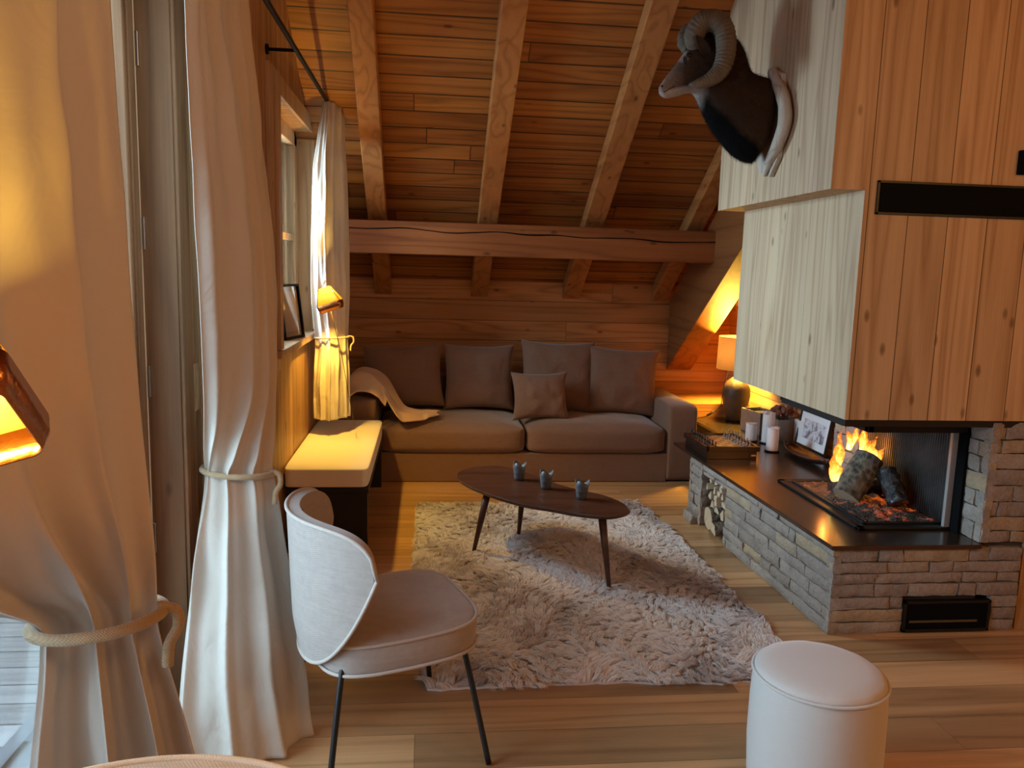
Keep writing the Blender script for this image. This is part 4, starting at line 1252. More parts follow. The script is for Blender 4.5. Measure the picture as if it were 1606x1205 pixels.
# rod
CR = thing('curtain_rod', 'long black iron curtain rod on brackets above the window and door', 'curtain rod', (-0.637, 3.2, 2.61))
tube('rod', [(-0.637, 0.4, 2.612), (-0.637, 5.52, 2.608)], 0.012, m_rod, CR)
for y_ in (0.6, 2.2, 4.09, 5.50):
    bm = bmesh.new(); add_tube(bm, [(XW+0.012, y_, 2.61), (-0.630, y_, 2.61)], 0.008, 10)
    b = bm_obj('bracket', bm, m_rod, CR, True)
    bm = bmesh.new(); add_tube(bm, [(XW, y_, 2.61), (XW+0.012, y_, 2.61)], 0.024, 16); bm_obj('bracket_plate', bm, m_rod, b, False)

# ================================================================== WALL LAMPS
N = NT('amber_shade'); P = N.coords('obj')
n = N.noise(P, 45, 4, 0.6, 0.4)
N.base(N.ramp(n, [(0.3, (0.85, 0.60, 0.16)), (0.7, (0.98, 0.80, 0.34))]), 0.35, 0.0, N.bump(n, 0.4, 0.003))
tr = N.new('ShaderNodeBsdfTranslucent'); tr.inputs[0].default_value = (1.0, 0.80, 0.25, 1)
mx = N.new('ShaderNodeMixShader'); mx.inputs[0].default_value = 0.75
N.l.new(N.b.outputs[0], mx.inputs[1]); N.l.new(tr.outputs[0], mx.inputs[2]); N.l.new(mx.outputs[0], N.out.inputs[0])
m_shade = N.m
m_copper = plain('hammered_copper', (0.55, 0.22, 0.09), 0.25, 1.0, 40, 0.5, 0.004, 0.3)
def wall_lamp(c, s, rot, label, wall_pt, watts, shade_mat, open_top=True, bulbdz=0.0):
    """square tapered reading-lamp shade, tilted; c = shade centre, s = scale (bottom half width)"""
    T = thing('wall_lamp', label, 'wall lamp', wall_pt)
    MT = Matrix.Translation(c) @ rot
    def ring(hw, z, r=0.22, n=8):
        pts = []
        for q in range(4):
            cx, cy = ((1, 1), (-1, 1), (-1, -1), (1, -1))[q]
            for k in range(n+1):
                t = pi/2*q+pi/2*k/n
                pts.append(Vector((cx*hw*(1-r)+hw*r*cos(t), cy*hw*(1-r)+hw*r*sin(t), z)))
        return pts
    def shell(name, prof, mat, th=0.002, parent=T):
        bm = bmesh.new(); R = [[bm.verts.new(MT @ p) for p in ring(a, b)] for a, b in prof]
        for A, B in zip(R, R[1:]):
            m_ = len(A)
            for k in range(m_): bm.faces.new((A[k], A[(k+1) % m_], B[(k+1) % m_], B[k]))
        o = bm_obj(name, bm, mat, parent, False); autosmooth(o, 40); mod(o, 'SOLIDIFY', thickness=th, offset=0); return o
    sh = shell('lamp_shade', [(s, -0.30*s), (s*0.46, 1.05*s)], shade_mat)
    shell('shade_rim', [(s*0.86, -0.95*s), (s*0.98, -0.62*s), (s*1.0, -0.30*s)], m_copper, parent=sh)
    for q in range(4):
        cx, cy = ((1, 1), (-1, 1), (-1, -1), (1, -1))[q]
        bm = bmesh.new(); add_tube(bm, [MT @ Vector((cx*s*0.95, cy*s*0.95, -0.3*s)), MT @ Vector((cx*s*0.475, cy*s*0.475, 1.05*s))], 0.003, 6); bm_obj('shade_rib', bm, m_brass, sh, True)
    bulb = MT @ Vector((0, 0, bulbdz))
    N = NT('bulb_glow'); em = N.new('ShaderNodeEmission'); em.inputs[0].default_value = (1, 0.55, 0.15, 1); em.inputs[1].default_value = 18; N.l.new(em.outputs[0], N.out.inputs[0])
    bm = bmesh.new(); bmesh.ops.create_uvsphere(bm, u_segments=16, v_segments=10, radius=s*0.16)
    for v in bm.verts: v.co += bulb
    bm_obj('bulb', bm, N.m, T, True)
    top = MT @ Vector((0, 0, 1.05*s))
    w_ = Vector(wall_pt)
    bm = bmesh.new(); add_tube(bm, catmull([w_+Vector((0.01, 0, 0)), w_+Vector((0.06, 0, 0.01)), top+Vector((0, 0, 0.03)), top, bulb+Vector((0, 0, s*0.2))], 6), 0.004, 8); bm_obj('lamp_arm', bm, m_brass, T, True)
    bm = bmesh.new(); add_tube(bm, [w_, w_+Vector((0.014, 0, 0))], 0.032, 20); bm_obj('wall_plate', bm, m_brass, T, False)
    l = light('wall_lamp_bulb', 'POINT', MT @ Vector((0, 0, bulbdz-0.05*s)), watts, AMBER, s*0.3)
    return T
LW1 = wall_lamp(Vector((-0.590, 1.05, 1.434)), 0.086, Matrix.Rotation(radians(-28), 4, 'Y') @ Matrix.Rotation(radians(-38), 4, 'X') @ Matrix.Rotation(radians(20), 4, 'Z'), 'hammered copper and gold wall lamp glowing at the left edge', (XW, 0.72, 1.52), 20, m_shade, bulbdz=-0.02)
LW2 = wall_lamp(Vector((-0.600, 4.98, 1.39)), 0.074, Matrix.Rotation(radians(-20), 4, 'Y'), 'small amber glass wall lamp shining in front of the short curtain', (XW+0.022, 5.595, 1.50), 72, m_shade)
tube('lamp_flex', catmull([(-0.59, 5.0, 1.33), (-0.565, 5.0, 1.22), (-0.53, 5.04, 1.05), (-0.505, 5.05, 0.90), (-0.475, 5.06, 0.72), (-0.47, 5.3, 0.52)], 8), 0.0022, m_cord, LW2, 6)

# picture leaning on the window sill
PS = thing('sill_picture', 'dark framed picture standing on the window sill', 'picture frame', (-0.82, 4.9, 1.155))
bl = Vector((-0.842, 4.74, 1.157)); br = Vector((-0.775, 5.02, 1.157))
du = (br-bl).normalized(); dn = du.cross(Vector((0, 0, 1))).normalized(); upd = (Vector((0, 0, 1))-dn*0.12).normalized()
Wf, Hf = (br-bl).length, 0.325
def frame_box(bm, u0, u1, v0, v1, d0, d1, o, du, upd, dn):
    r = bmesh.ops.create_cube(bm, size=1.0)
    for v in r['verts']:
        a = u0 if v.co.x < 0 else u1; b = v0 if v.co.z < 0 else v1; c = d0 if v.co.y < 0 else d1
        v.co = o+du*a+upd*b+dn*c
def picture(T, o, du, upd, dn, W, H, bw, mframe, mmat, mimg, mw=0.04, dep=0.018):
    bm = bmesh.new()
    for q in ((0, W, 0, bw), (0, W, H-bw, H), (0, bw, bw, H-bw), (W-bw, W, bw, H-bw)):
        frame_box(bm, *q, 0, dep, o, du, upd, dn)
    f = bm_obj('frame_border', bm, mframe, T)
    bm = bmesh.new(); frame_box(bm, bw*0.8, W-bw*0.8, bw*0.8, H-bw*0.8, 0.002, dep*0.5, o, du, upd, dn); bm_obj('mat_board', bm, mmat, T)
    bm = bmesh.new(); frame_box(bm, bw+mw, W-bw-mw, bw+mw, H-bw-mw, dep*0.5, dep*0.5+0.001, o, du, upd, dn); bm_obj('print', bm, mimg, T)
N = NT('photo_print'); P = N.coords('obj')
f = N.noise(P, 16, 5, 0.6, 0.8)
N.base(N.ramp(f, [(0.34, (0.07, 0.06, 0.06)), (0.46, (0.32, 0.30, 0.32)), (0.55, (0.70, 0.69, 0.74)), (0.7, (0.42, 0.33, 0.30))]), 0.4)
m_photo = N.m
picture(PS, bl, du, upd, dn, Wf, Hf, 0.014, m_blackmat, plain('glossy_print', (0.30, 0.26, 0.22), 0.06, 0.0, Specular_IOR_Level=1.0), plain('glossy_print_centre', (0.36, 0.32, 0.27), 0.06, Specular_IOR_Level=1.0), 0.03, 0.03)

# ================================================================== THINGS ON THE SLAB
ZT = ZS+0.0205
# table lamp
TL = thing('table_lamp', 'stoneware table lamp with woven drum shade behind the hood', 'table lamp', (2.525, 6.225, ZT))
lc = Vector((2.525, 6.225, ZT))
lathe('lamp_base', [(0.060, 0.0), (0.068, 0.01), (0.084, 0.07), (0.104, 0.15), (0.113, 0.21), (0.108, 0.27), (0.082, 0.32), (0.045, 0.350), (0.026, 0.362)], lc, m_ceramic, TL, 36)
bm = bmesh.new(); add_tube(bm, [lc+Vector((0, 0, 0.36)), lc+Vector((0, 0, 0.55))], 0.007, 10); bm_obj('lamp_stem', bm, m_brass, TL, True)
N = NT('woven_cane'); P = N.new('ShaderNodeTexCoord').outputs['Object']; x_, y_, z_ = N.sep(P)
an = N.math('ARCTAN2', y_, x_)
wa = N.math('SINE', N.math('MULTIPLY', an, 90.0)); wb = N.math('SINE', N.math('MULTIPLY', z_, 450.0))
hole = N.math('GREATER_THAN', N.math('MAXIMUM', wa, wb), 0.15)
N.base((0.62, 0.42, 0.20), 0.7)
tr = N.new('ShaderNodeBsdfTranslucent'); tr.inputs[0].default_value = (1.0, 0.80, 0.42, 1)
mx = N.new('ShaderNodeMixShader'); N.l.new(N.math('SUBTRACT', 0.80, N.math('MULTIPLY', hole, 0.45)), mx.inputs[0]); N.l.new(N.b.outputs[0], mx.inputs[1]); N.l.new(tr.outputs[0], mx.inputs[2]); N.l.new(mx.outputs[0], N.out.inputs[0])
m_cane = N.m
R1 = 0.205; zb_, zt_ = 0.425, 0.690
bm = bmesh.new(); seg = 60
A = [bm.verts.new((R1*cos(2*pi*k/seg), R1*sin(2*pi*k/seg), 0)) for k in range(seg)]; B = [bm.verts.new((R1*0.965*cos(2*pi*k/seg), R1*0.965*sin(2*pi*k/seg), zt_-zb_)) for k in range(seg)]
for k in range(seg): bm.faces.new((A[k], A[(k+1) % seg], B[(k+1) % seg], B[k]))
R1x = min(R1, 2.70-lc.x-0.005)
shd = bm_obj('lamp_shade', bm, m_cane, TL, True); shd.location = Vector((0, 0, zb_)); shd.scale = (R1x/R1, R1x/R1, 1)
mod(shd, 'SOLIDIFY', thickness=0.003, offset=0)
SKIP = {shd.name}
bm = bmesh.new(); bmesh.ops.create_uvsphere(bm, u_segments=16, v_segments=10, radius=0.018)
for v in bm.verts: v.co += lc+Vector((0, 0, 0.575))
N = NT('table_bulb'); em = N.new('ShaderNodeEmission'); em.inputs[0].default_value = (1, 0.5, 0.12, 1); em.inputs[1].default_value = 16; N.l.new(em.outputs[0], N.out.inputs[0])
bm_obj('bulb', bm, N.m, TL, True)
light('table_lamp_bulb', 'POINT', lc+Vector((0, 0, 0.575)), 150, AMBER, 0.05)
tube('lamp_cord', catmull([lc+Vector((-0.03, -0.03, 0.50)), lc+Vector((-0.10, -0.02, 0.36)), lc+Vector((-0.125, -0.02, 0.20)), lc+Vector((-0.135, -0.02, 0.12)), lc+Vector((-0.20, 0.0, 0.05)), lc+Vector((-0.26, 0.02, 0.02)), lc+Vector((-0.31, 0.05, 0.006))], 6), 0.003, m_cord, TL, 6)
tube('cord_switch', [lc+Vector((-0.175, -0.005, 0.075)), lc+Vector((-0.235, 0.005, 0.035))], 0.008, m_cord, TL, 8)

# chess set
CB = thing('chess_box', 'dark wooden chess box with board top at the slab corner', 'chess board', (1.98, 5.08, ZT))
cx0, cx1, cy0, cy1 = 1.802, 2.145, 4.862, 5.30
box('box_body', (cx0+0.004, cy0+0.004, ZT), (cx1-0.004, cy1-0.004, ZT+0.052), m_darkwood, CB, 0.002)
bm = bmesh.new()
zz0, zz1 = ZT+0.053, ZT+0.083
for a, b in (((cx0-0.01, cy0-0.006, zz0), (cx0+0.012, cy1+0.006, zz1)), ((cx1-0.006, cy0-0.006, zz0), (cx1+0.012, cy1+0.006, zz1)), ((cx0, cy0-0.006, zz0), (cx1, cy0+0.016, zz1)), ((cx0, cy1-0.016, zz0), (cx1, cy1+0.006, zz1)), ((cx0, cy0, zz0), (cx1, cy1, zz0+0.012))):
    add_box(bm, a, b, 0.0015)
bm_obj('box_lid', bm, m_darkwood, CB)
N = NT('chess_board'); P = N.coords('world'); ck = N.new('ShaderNodeTexChecker')
N.put(ck.inputs['Vector'], N.comb(N.math('MULTIPLY', N.math('SUBTRACT', N.sep(P)[0], cx0+0.02), 1/0.0385), N.math('MULTIPLY', N.math('SUBTRACT', N.sep(P)[1], cy0+0.02), 1/0.05), 0.5))
ck.inputs['Scale'].default_value = 1.0; ck.inputs['Color1'].default_value = (0.60, 0.42, 0.22, 1); ck.inputs['Color2'].default_value = (0.36, 0.20, 0.09, 1)
N.base(ck.outputs[0], 0.22, 0, Specular_IOR_Level=0.6)
zbd = ZT+0.071
box('board', (cx0+0.012, cy0+0.016, zz0+0.012), (cx1-0.006, cy1-0.016, zbd), N.m, CB)
box('name_plate', (cx1-0.045, cy0-0.004, ZT+0.022), (cx1-0.012, cy0+0.0035, ZT+0.030), m_silver, CB)
def piece_mesh(h, kind, mat):
    bm = bmesh.new(); r = 0.0115 if h > 0.04 else 0.010
    prof = [(r, 0), (r, 0.004), (r*0.75, 0.007), (r*0.42, 0.013), (r*0.36, h*0.62), (r*0.7, h*0.66), (r*0.4, h*0.72), (r*0.62, h*0.86), (r*0.3, h*0.97), (r*0.08, h)]
    add_lathe(bm, prof, (0, 0, 0), 12)
    me = bpy.data.meshes.new('chess_piece'); bmesh.ops.recalc_face_normals(bm, faces=bm.faces); bm.to_mesh(me); bm.free(); me.materials.append(mat)
    me.polygons.foreach_set('use_smooth', [True]*len(me.polygons)); return me
for side, mat, lb, gpn in ((0, m_darkpiece, 'small dark wooden chess piece in the ranks on the left of the board', 'dark chess pieces'), (1, m_pinkpiece, 'small pale wooden chess piece in the ranks on the right of the board', 'pale chess pieces')):
    pm = [piece_mesh(0.036, 0, mat), piece_mesh(0.052, 1, mat), piece_mesh(0.062, 1, mat)]
    for i in range(8):
        for k in range(2):
            col = (0 if k == 0 else 1) if side == 0 else (7 if k == 0 else 6)
            me = pm[0] if k == 1 else pm[2 if i in (3, 4) else 1]
            o = bpy.data.objects.new('chess_piece', me); COL.objects.link(o)
            o.location = (cx0+0.034+0.0385*col+random.uniform(-0.003, 0.003), cy0+0.045+0.05*i+random.uniform(-0.003, 0.003), zbd+0.0003)
            tag(o, lb, 'chess piece', gpn)

# candles
def candle(p, r, h, label, seed):
    T = thing('pillar_candle', label, 'candle', p)
    p = Vector(p)
    lathe('candle_dish', [(r*0.9, 0), (r*1.25, 0.004), (r*1.3, 0.008), (r*0.6, 0.008)], p, m_darkwood, T, 28)
    bm = bmesh.new(); n = 32; rings = []
    for t in (0, 0.02, 0.3, 0.6, 0.85, 0.93, 0.97):
        rings.append([bm.verts.new(p+Vector((r*cos(a)*(1+0.02*noise.noise(Vector((cos(a)*3+seed, sin(a)*3, t*4)))), r*sin(a), 0.009+h*t))) for a in [2*pi*k/n for k in range(n)]])
    # melted uneven rim: raised on one side, dipping inside
    rings.append([bm.verts.new(p+Vector((r*(1.0+0.16*max(0, cos(a-seed)))*cos(a), r*(1.0+0.16*max(0, cos(a-seed)))*sin(a), 0.009+h*(0.985+0.05*cos(2*a+seed)*0.6+0.04*noise.noise(Vector((a*2, seed, 0))))))) for a in [2*pi*k/n for k in range(n)]])
    rings.append([bm.verts.new(p+Vector((r*0.62*cos(a), r*0.62*sin(a), 0.009+h*(1.0+0.06*cos(a+seed))))) for a in [2*pi*k/n for k in range(n)]])
    rings.append([bm.verts.new(p+Vector((r*0.3*cos(a), r*0.3*sin(a), 0.009+h*1.03))) for a in [2*pi*k/n for k in range(n)]])
    for A, B in zip(rings, rings[1:]):
        for k in range(n): bm.faces.new((A[k], A[(k+1) % n], B[(k+1) % n], B[k]))
    bm.faces.new(rings[0][::-1]); bm.faces.new(rings[-1])
    bm_obj('wax', bm, m_wax, T, True)
    tube('wick', [p+Vector((0, 0, 0.009+h*1.02)), p+Vector((0.002, 0, 0.009+h*1.03+0.010))], 0.0012, m_blackmat, T, 6)
candle((2.335, 5.43, ZT), 0.040, 0.122, 'shortest white pillar candle, beside the chess box', 1.0)
candle((2.43, 5.36, ZT), 0.043, 0.215, 'tallest white pillar candle, at the back of the three', 2.3)
candle((2.348, 5.10, ZT), 0.040, 0.155, 'middle height white pillar candle, nearest the fire', 0.2)

# metal planter boxes, flowers, white card
def open_box(name, a, b, rot, label, cat, mat, th=0.006, base=0.0):
    T = thing(name, label, cat, ((a[0]+b[0])/2, (a[1]+b[1])/2, a[2]))
    c = Vector(((a[0]+b[0])/2, (a[1]+b[1])/2, 0)); mt = Matrix.Translation(c) @ Matrix.Rotation(rot, 4, 'Z') @ Matrix.Translation(-c)
    bm = bmesh.new()
    add_box(bm, a, (b[0], b[1], a[2]+th), mtx=mt)
    add_box(bm, a, (a[0]+th, b[1], b[2]), mtx=mt); add_box(bm, (b[0]-th, a[1], a[2]), b, mtx=mt)
    add_box(bm, a, (b[0], a[1]+th, b[2]), mtx=mt); add_box(bm, (a[0], b[1]-th, a[2]), b, mtx=mt)
    bm_obj('box_walls', bm, mat, T)
    bm = bmesh.new(); add_box(bm, (a[0]+th, a[1]+th, a[2]+th), (b[0]-th, b[1]-th, b[2]-0.025), mtx=mt); bm_obj('filling', bm, m_soil, T)
    return T
open_box('metal_planter', (2.45, 5.62, ZT), (2.62, 5.88, ZT+0.17), 0.18, 'grey galvanised metal box behind the candles, nearest the lamp', 'box', m_galv)
open_box('metal_planter', (2.53, 5.43, ZT), (2.66, 5.58, ZT+0.155), 0.05, 'second grey metal box holding dried flowers by the picture', 'box', m_galv)
FL = thing('dried_flowers', 'bunch of reddish brown dried flowers standing in the metal box', 'flowers', (2.60, 5.50, ZT+0.13))
rf = random.Random(3)
bm = bmesh.new()
heads = [Vector((2.60+rf.uniform(-0.065, 0.07), 5.50+rf.uniform(-0.07, 0.07), ZT+0.175+rf.uniform(0, 0.06))) for _ in range(15)]
for hh in heads: add_tube(bm, [Vector((2.60+rf.uniform(-0.02, 0.02), 5.50, ZT+0.09)), hh], 0.0015, 5)
bm_obj('stems', bm, m_soil, FL)
for hh in heads:
    bm = bmesh.new(); bmesh.ops.create_icosphere(bm, subdivisions=3, radius=0.022)
    for v in bm.verts:
        v.co = hh+v.co*(1+0.55*noise.noise(v.co*150+hh*40))
    bm_obj('flower_head', bm, m_flower, FL, False)
wc = box('white_storage_box', (2.640, 5.26, ZT), (2.690, 5.40, ZT+0.17), m_white, None, 0.003)
tag(wc, 'plain white box standing between the metal box and the framed photograph', 'box')
tube_t = tube('thin_stick', [(2.50, 5.74, ZT+0.178), (2.60, 5.64, ZT+0.178)], 0.003, m_darkwood, None, 6)
tag(tube_t, 'thin dark stick with knobbed end lying across the metal box', 'stick')

# framed photograph leaning against the right wall
PF = thing('photo_frame', 'dark framed family photograph with wide white mat leaning on the hearth', 'picture frame', (2.66, 5.1, ZT))
bl = Vector((2.640, 5.345, ZT+0.003)); du = Vector((0, -1, 0)); upd = Vector((0.14, 0, 1)).normalized(); dn = Vector((-1, 0, 0.14)).normalized()
picture(PF, bl, du, upd, dn, 0.435, 0.262, 0.014, m_darkwood, m_white, m_photo, 0.05, 0.016)
# dark wooden leaf dish
def dish():
    rows = []
    a = hit(1232, 700, 'z', ZT+0.02); b = hit(1296, 733, 'z', ZT+0.02)
    ax = Vector((b.x-a.x, b.y-a.y, 0)); L = ax.length; ax.normalize(); sd = Vector((-ax.y, ax.x, 0))
    for i in range(25):
        t = i/24; w_ = 0.075*sin(pi*(0.04+0.92*t))**0.7
        row = []
        for k in range(13):
            s = k/12*2-1
            zz = ZT+0.006+0.030*(abs(s)**2.2)+0.035*(abs(2*t-1)**3)
            row.append(Vector((a.x, a.y, 0))+ax*L*t+sd*s*w_+Vector((0, 0, zz)))
        rows.append(row)
    T = thing('leaf_dish', 'dark wooden boat shaped dish in front of the framed photograph', 'dish', (a+b)/2)
    grid_obj('dish_bowl', rows, m_darkwood, T, thick=0.007)
    c = (a+b)/2; lathe('dish_foot', [(0.03, 0), (0.02, 0.006)], (c.x, c.y, ZT-0.0003), m_darkwood, T, 16)
dish()

# ================================================================== RAM MOUNT
def ram():
    Y0 = 3.86
    def W(px, py): 
        p = hit(px, py, 'y', Y0); return Vector((p.x, Y0, p.z))
    RM = thing('ram_mount', 'mounted ram head with curled horns on the pale chimney side', 'hunting trophy', (1.66, Y0, 2.3))
    def loft(name, secs, mat, parent, seg=28, sub=1, disp=0.0, power=2.0):
        """secs: (centre, axis-up-vector half height a, half width b (y))"""
        bm = bmesh.new(); rings = []
        for (c, up, b) in secs:
            c = Vector(c); up = Vector(up); ring = []
            for k in range(seg):
                t = 2*pi*k/seg
                ct, st = cos(t), sin(t)
                e = 2/power
                p = c+up*(abs(ct)**e*(1 if ct > 0 else -1))+Vector((0, 1, 0))*b*(abs(st)**e*(1 if st > 0 else -1))
                if disp: p += Vector((noise.noise(p*25), noise.noise(p*25+Vector((5, 0, 0))), noise.noise(p*25+Vector((0, 9, 0)))))*disp
                ring.append(bm.verts.new(p))
            rings.append(ring)
        for A, B in zip(rings, rings[1:]):
            for k in range(seg): bm.faces.new((A[k], A[(k+1) % seg], B[(k+1) % seg], B[k]))
        bm.faces.new(rings[0][::-1]); bm.faces.new(rings[-1])
        o = bm_obj(name, bm, mat, parent, True); mod(o, 'SUBSURF', levels=sub, render_levels=sub); return o
    # profile sections from wall to nose given by top / bottom outline pixels
    prof = [((1214, 132), (1188, 254), 0.135), ((1200, 126), (1170, 253), 0.150), ((1184, 122), (1152, 243), 0.150), ((1172, 116), (1136, 225), 0.138), ((1169, 100), (1120, 204), 0.122),
            ((1165, 82), (1106, 182), 0.108), ((1156, 66), (1097, 158), 0.096), ((1142, 54), (1090, 144), 0.086), ((1122, 48), (1082, 143), 0.076), ((1103, 52), (1073, 145), 0.070),
            ((1088, 64), (1066, 148), 0.066), ((1075, 80), (1060, 150), 0.060), ((1064, 95), (1053, 152), 0.048), ((1053, 110), (1047, 153), 0.040), ((1042, 124), (1042, 153), 0.034), ((1035, 134), (1037, 150), 0.027), ((1033, 139), (1034, 146), 0.012)]
    secs = []
    for t, b, wdt in prof:
        T_ = W(*t); B_ = W(*b); secs.append(((T_+B_)/2, (T_-B_)/2*1.05, wdt*0.90))
    # fur material with markings placed on the animal in object space
    N = NT('ram_hide'); P = N.coords('world'); x, y, z = N.sep(P)
    fur = N.noise(P, 38, 6, 0.75, 1.2); big = N.noise(P, 6, 3, 0.6)
    dx = N.math('SUBTRACT', x, 1.10)
    # muzzle pale -> face grey brown -> neck dark brown
    col = N.ramp(N.math('ADD', dx, N.math('MULTIPLY', N.math('SUBTRACT', big, 0.5), 0.06)), [(0.0, (0.26, 0.20, 0.16)), (0.055, (0.15, 0.11, 0.085)), (0.10, (0.055, 0.038, 0.030)), (0.17, (0.045, 0.031, 0.024)), (0.23, (0.045, 0.026, 0.016)), (0.34, (0.055, 0.030, 0.016)), (0.62, (0.075, 0.042, 0.022))])
    # white under-jaw / throat line and black chest: distance below a sloping line
    chest = N.math('SUBTRACT', N.math('SUBTRACT', 2.52, z), N.math('MULTIPLY', N.math('SUBTRACT', x, 1.24), 0.98))
    throat = N.math('SUBTRACT', N.math('ADD', 2.462, N.math('MULTIPLY', N.math('SUBTRACT', x, 1.10), 0.20)), z)
    injaw = N.math('MULTIPLY', N.ramp(N.math('ADD', 0.5, N.math('MULTIPLY', throat, 12)), [(0.45, 0.0), (0.6, 1.0)]), N.ramp(dx, [(0.16, 1.0), (0.21, 0.0)]))
    col = N.mix(injaw, col, (0.36, 0.31, 0.27, 1))
    # pale brow patch ahead of the eye, dark tear mark below it
    ex, ez = W(1068, 89).x, W(1068, 89).z
    bp = N.math('ADD', N.math('POWER', N.math('DIVIDE', N.math('SUBTRACT', x, ex), 0.030), 2.0), N.math('POWER', N.math('DIVIDE', N.math('SUBTRACT', z, ez), 0.042), 2.0))
    col = N.mix(N.ramp(bp, [(0.3, 0.8), (1.0, 0.0)]), col, (0.34, 0.29, 0.25, 1))
    tx, tz = W(1070, 98).x, W(1070, 98).z
    tp = N.math('ADD', N.math('POWER', N.math('DIVIDE', N.math('SUBTRACT', x, tx), 0.010), 2.0), N.math('POWER', N.math('DIVIDE', N.math('SUBTRACT', z, tz), 0.024), 2.0))
    col = N.mix(N.ramp(tp, [(0.5, 0.9), (1.0, 0.0)]), col, (0.02, 0.015, 0.012, 1))
    chm = N.math('MULTIPLY', N.ramp(N.math('ADD', 0.5, N.math('MULTIPLY', N.math('ADD', chest, N.math('MULTIPLY', N.math('SUBTRACT', big, 0.5), 0.10)), 6)), [(0.50, 0.0), (0.72, 1.0)]), N.ramp(dx, [(0.185, 0.0), (0.205, 1.0)]))
    col = N.mix(chm, col, (0.003, 0.003, 0.003, 1))
    hs = N.new('ShaderNodeHueSaturation'); N.put(hs.inputs['Color'], col); N.put(hs.inputs['Value'], N.math('ADD', 0.55, N.math('MULTIPLY', fur, 0.9)))
    m_hide = N.base(hs.outputs[0], 0.85, 0, N.bump(fur, 0.8, 0.010), Sheen_Weight=0.0, Specular_IOR_Level=0.1)
    body = loft('neck_and_head', secs, m_hide, RM, 32, 2, 0.0035, 2.15)
    # short fur lying back along the neck
    dg = bpy.context.evaluated_depsgraph_get(); ev = body.evaluated_get(dg); me = ev.to_mesh()
    rr = random.Random(2); V = []; F = []
    polys = [p for p in me.polygons]
    areas = np.array([p.area for p in polys]); cum = np.cumsum(areas)/areas.sum()
    for q in range(20000):
        p = polys[min(int(np.searchsorted(cum, rr.random())), len(polys)-1)]
        vs = [me.vertices[i].co for i in p.vertices]
        a, b = rr.random(), rr.random()
        c = vs[0].lerp(vs[1], a).lerp(vs[-1].lerp(vs[2 if len(vs) > 3 else 1], a), b)
        nrm = p.normal.copy(); k = min(1.0, max(0.25, (c.x-1.12)/0.25))
        flow = Vector((0.55, 0, -0.85)); flow -= nrm*flow.dot(nrm)
        d = (flow.normalized()*0.9+nrm*0.42+Vector((rr.gauss(0, 0.2), rr.gauss(0, 0.2), rr.gauss(0, 0.2)))).normalized()
        L = 0.024*k*rr.uniform(0.6, 1.3); sd = d.cross(nrm).normalized()*0.0011
        i0 = len(V); V += [c-sd, c+sd, c+d*L]; F.append((i0, i0+1, i0+2))
    ev.to_mesh_clear()
    fo_ = mesh_obj('neck_fur', V, F, m_hide, RM); fo_['kind'] = 'stuff'
    # horn, near side and far side
    N = NT('ram_horn'); P = N.coords('obj'); n = N.noise(P, 30, 4, 0.6)
    n2 = N.noise(P, 90, 3, 0.7, 2.0); m_h = N.base(N.mix(N.math('MULTIPLY', n2, 0.8), N.ramp(n, [(0.3, (0.095, 0.066, 0.036)), (0.7, (0.19, 0.14, 0.078))]), (0.045, 0.030, 0.016, 1)), 0.6, 0, N.bump(N.math('ADD', n, n2), 0.7, 0.006))
    def horn(side):
        cpx = [(1091, 72), (1089, 56), (1099, 38), (1114, 32), (1128, 37), (1136, 50), (1139, 70), (1137, 92), (1130, 110), (1118, 122), (1104, 129), (1090, 132), (1080, 133)]
        dy = [0.028, 0.055, 0.075, 0.095, 0.115, 0.13, 0.14, 0.145, 0.145, 0.14, 0.13, 0.12, 0.11]
        rad = [0.040, 0.048, 0.050, 0.050, 0.049, 0.048, 0.046, 0.044, 0.041, 0.036, 0.028, 0.018, 0.006]
        if side > 0: cpx, dy, rad = cpx[:9], dy[:9], rad[:9]
        pts = []
        for (a, b), d in zip(cpx, dy):
            p = hit(a, b, 'y', Y0-d) if side < 0 else hit(a, b, 'y', Y0-d)
            pts.append(Vector((p.x, Y0+side*d, p.z)))
        pts = catmull(pts, 14); R = [v.x for v in catmull([(r, 0, 0) for r in rad], 14)]
        R = [max(0.002, r)*(1+0.030*sin(i*1.55+0.8*sin(i*0.21))+0.03*noise.noise(Vector((i*0.4, side, 0)))) for i, r in enumerate(R)]
        bm = bmesh.new(); add_tube(bm, pts, R, 20, flat=0.92); bm_obj('horn', bm, m_h, RM, True)
    horn(-1); horn(1)
    # ears
    for s in (-1, 1):
        base_ = W(1104, 92) + Vector((0, s*0.070, 0)); tip = W(1079, 66) + Vector((0, s*0.112, 0))
        rows = []
        ax = tip-base_; 
        for i in range(13):
            t = i/12; w_ = 0.024*(sin(pi*(0.15+0.85*t)**0.75))**0.9+0.0008
            c = base_+ax*t
            pr = Vector((0.45, s*0.25, 0.5)).normalized()
            rows.append([c+pr*(w_*q)+Vector((0, -s*0.012*(1-q*q), 0)) for q in [(-1+2*k/8) for k in range(9)]])
        o = grid_obj('ear', rows, m_hide, RM, thick=0.005)
        e = W(1076, 91) + Vector((0, s*0.050, 0))
        bm = bmesh.new(); bmesh.ops.create_uvsphere(bm, u_segments=16, v_segments=10, radius=0.0115)
        for v in bm.verts: v.co += e
        bm_obj('eye', bm, m_eye, RM, True)
        bm = bmesh.new(); add_tube(bm, [e+Vector((0.014*cos(t), s*0.004, 0.010*sin(t)-0.1*0.014*cos(t))) for t in [2*pi*k/20 for k in range(20)]], 0.004, 6, True); bm_obj('eyelid', bm, m_soil, RM, True)
        # nostril and mouth line
        nn = W(1037, 137) + Vector((0, s*0.022, 0))
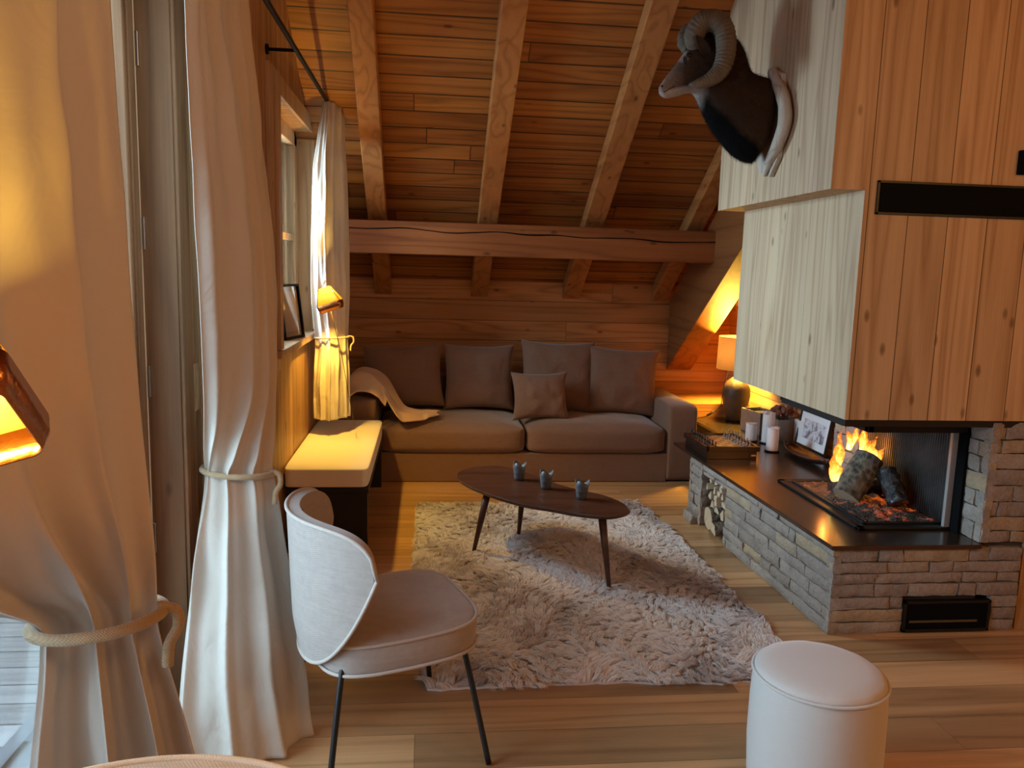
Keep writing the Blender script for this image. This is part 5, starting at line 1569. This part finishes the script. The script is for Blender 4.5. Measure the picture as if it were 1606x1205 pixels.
        bm = bmesh.new(); bmesh.ops.create_uvsphere(bm, u_segments=10, v_segments=6, radius=0.006)
        for v in bm.verts: v.co = Vector((v.co.x*1.4, v.co.y*0.6, v.co.z))+nn
        bm_obj('nostril', bm, m_soil, RM, True)
        bm = bmesh.new(); add_tube(bm, [W(1038, 147)+Vector((0, s*0.030, 0)), W(1045, 143)+Vector((0, s*0.0355, 0)), W(1054, 138)+Vector((0, s*0.041, 0))], 0.0022, 6); bm_obj('mouth_line', bm, m_soil, RM, True)
    # driftwood shield on the wall: thick curved branch ring
    X = 1.628
    br = [(1211, 112), (1218, 128), (1226, 146), (1231, 168), (1231, 190), (1226, 210), (1218, 230), (1209, 248), (1203, 262), (1199, 276)]
    pts = [hit(a, b, 'x', X) for a, b in br]; pts = catmull(pts, 6)
    R = [0.022, 0.027, 0.030, 0.031, 0.031, 0.030, 0.028, 0.024, 0.017, 0.009]; R = [v.x for v in catmull([(r, 0, 0) for r in R], 6)]
    R = [r*(1+0.12*noise.noise(Vector((i*0.25, 0, 0)))) for i, r in enumerate(R)]
    bm = bmesh.new(); add_tube(bm, pts, R, 16); bm_obj('driftwood_branch', bm, m_drift, RM, True)
    # shield board hidden behind the shoulder
    sh = [(3.74, 2.16), (3.70, 2.35), (3.76, 2.55), (3.88, 2.60), (4.02, 2.50), (4.04, 2.25), (3.95, 2.12), (3.82, 2.08)]
    prism('wall_board', sh, 1.640, 1.664, m_drift, RM, axis='x', bevel=0.003)
ram()

# ================================================================== finish: put every mesh origin at its own centre
bpy.context.view_layer.update()
for o in list(bpy.data.objects):
    if o.type != 'MESH' or o.data.users > 1 or o.name in SKIP: continue
    me = o.data
    n = len(me.vertices)
    if n == 0: continue
    co = np.empty(n*3, np.float32); me.vertices.foreach_get('co', co); co = co.reshape(-1, 3)
    if o.name.startswith('firewood_log'): continue
    lo, hi = co.min(0), co.max(0)
    c = (lo+hi)/2
    if o.parent is None: c[2] = lo[2]
    co -= c; me.vertices.foreach_set('co', co.ravel()); me.update()
    # world position: the mesh was authored in world space
    par = o.parent; off = Vector((0, 0, 0))
    chain = []
    while par is not None:
        chain.append(par); par = par.parent
    o['_c'] = [float(v) for v in c]
def wpos(o):
    if '_c' in o: return Vector(o['_c'])
    if o.type == 'EMPTY': return o.location.copy()
    return None
for o in list(bpy.data.objects):
    if '_c' not in o: continue
    c = Vector(o['_c']); p = o.parent
    o.location = c - (wpos(p) if p is not None else Vector((0, 0, 0)))
for o in bpy.data.objects:
    if '_c' in o: del o['_c']
shd.location = Vector((0, 0, zb_))
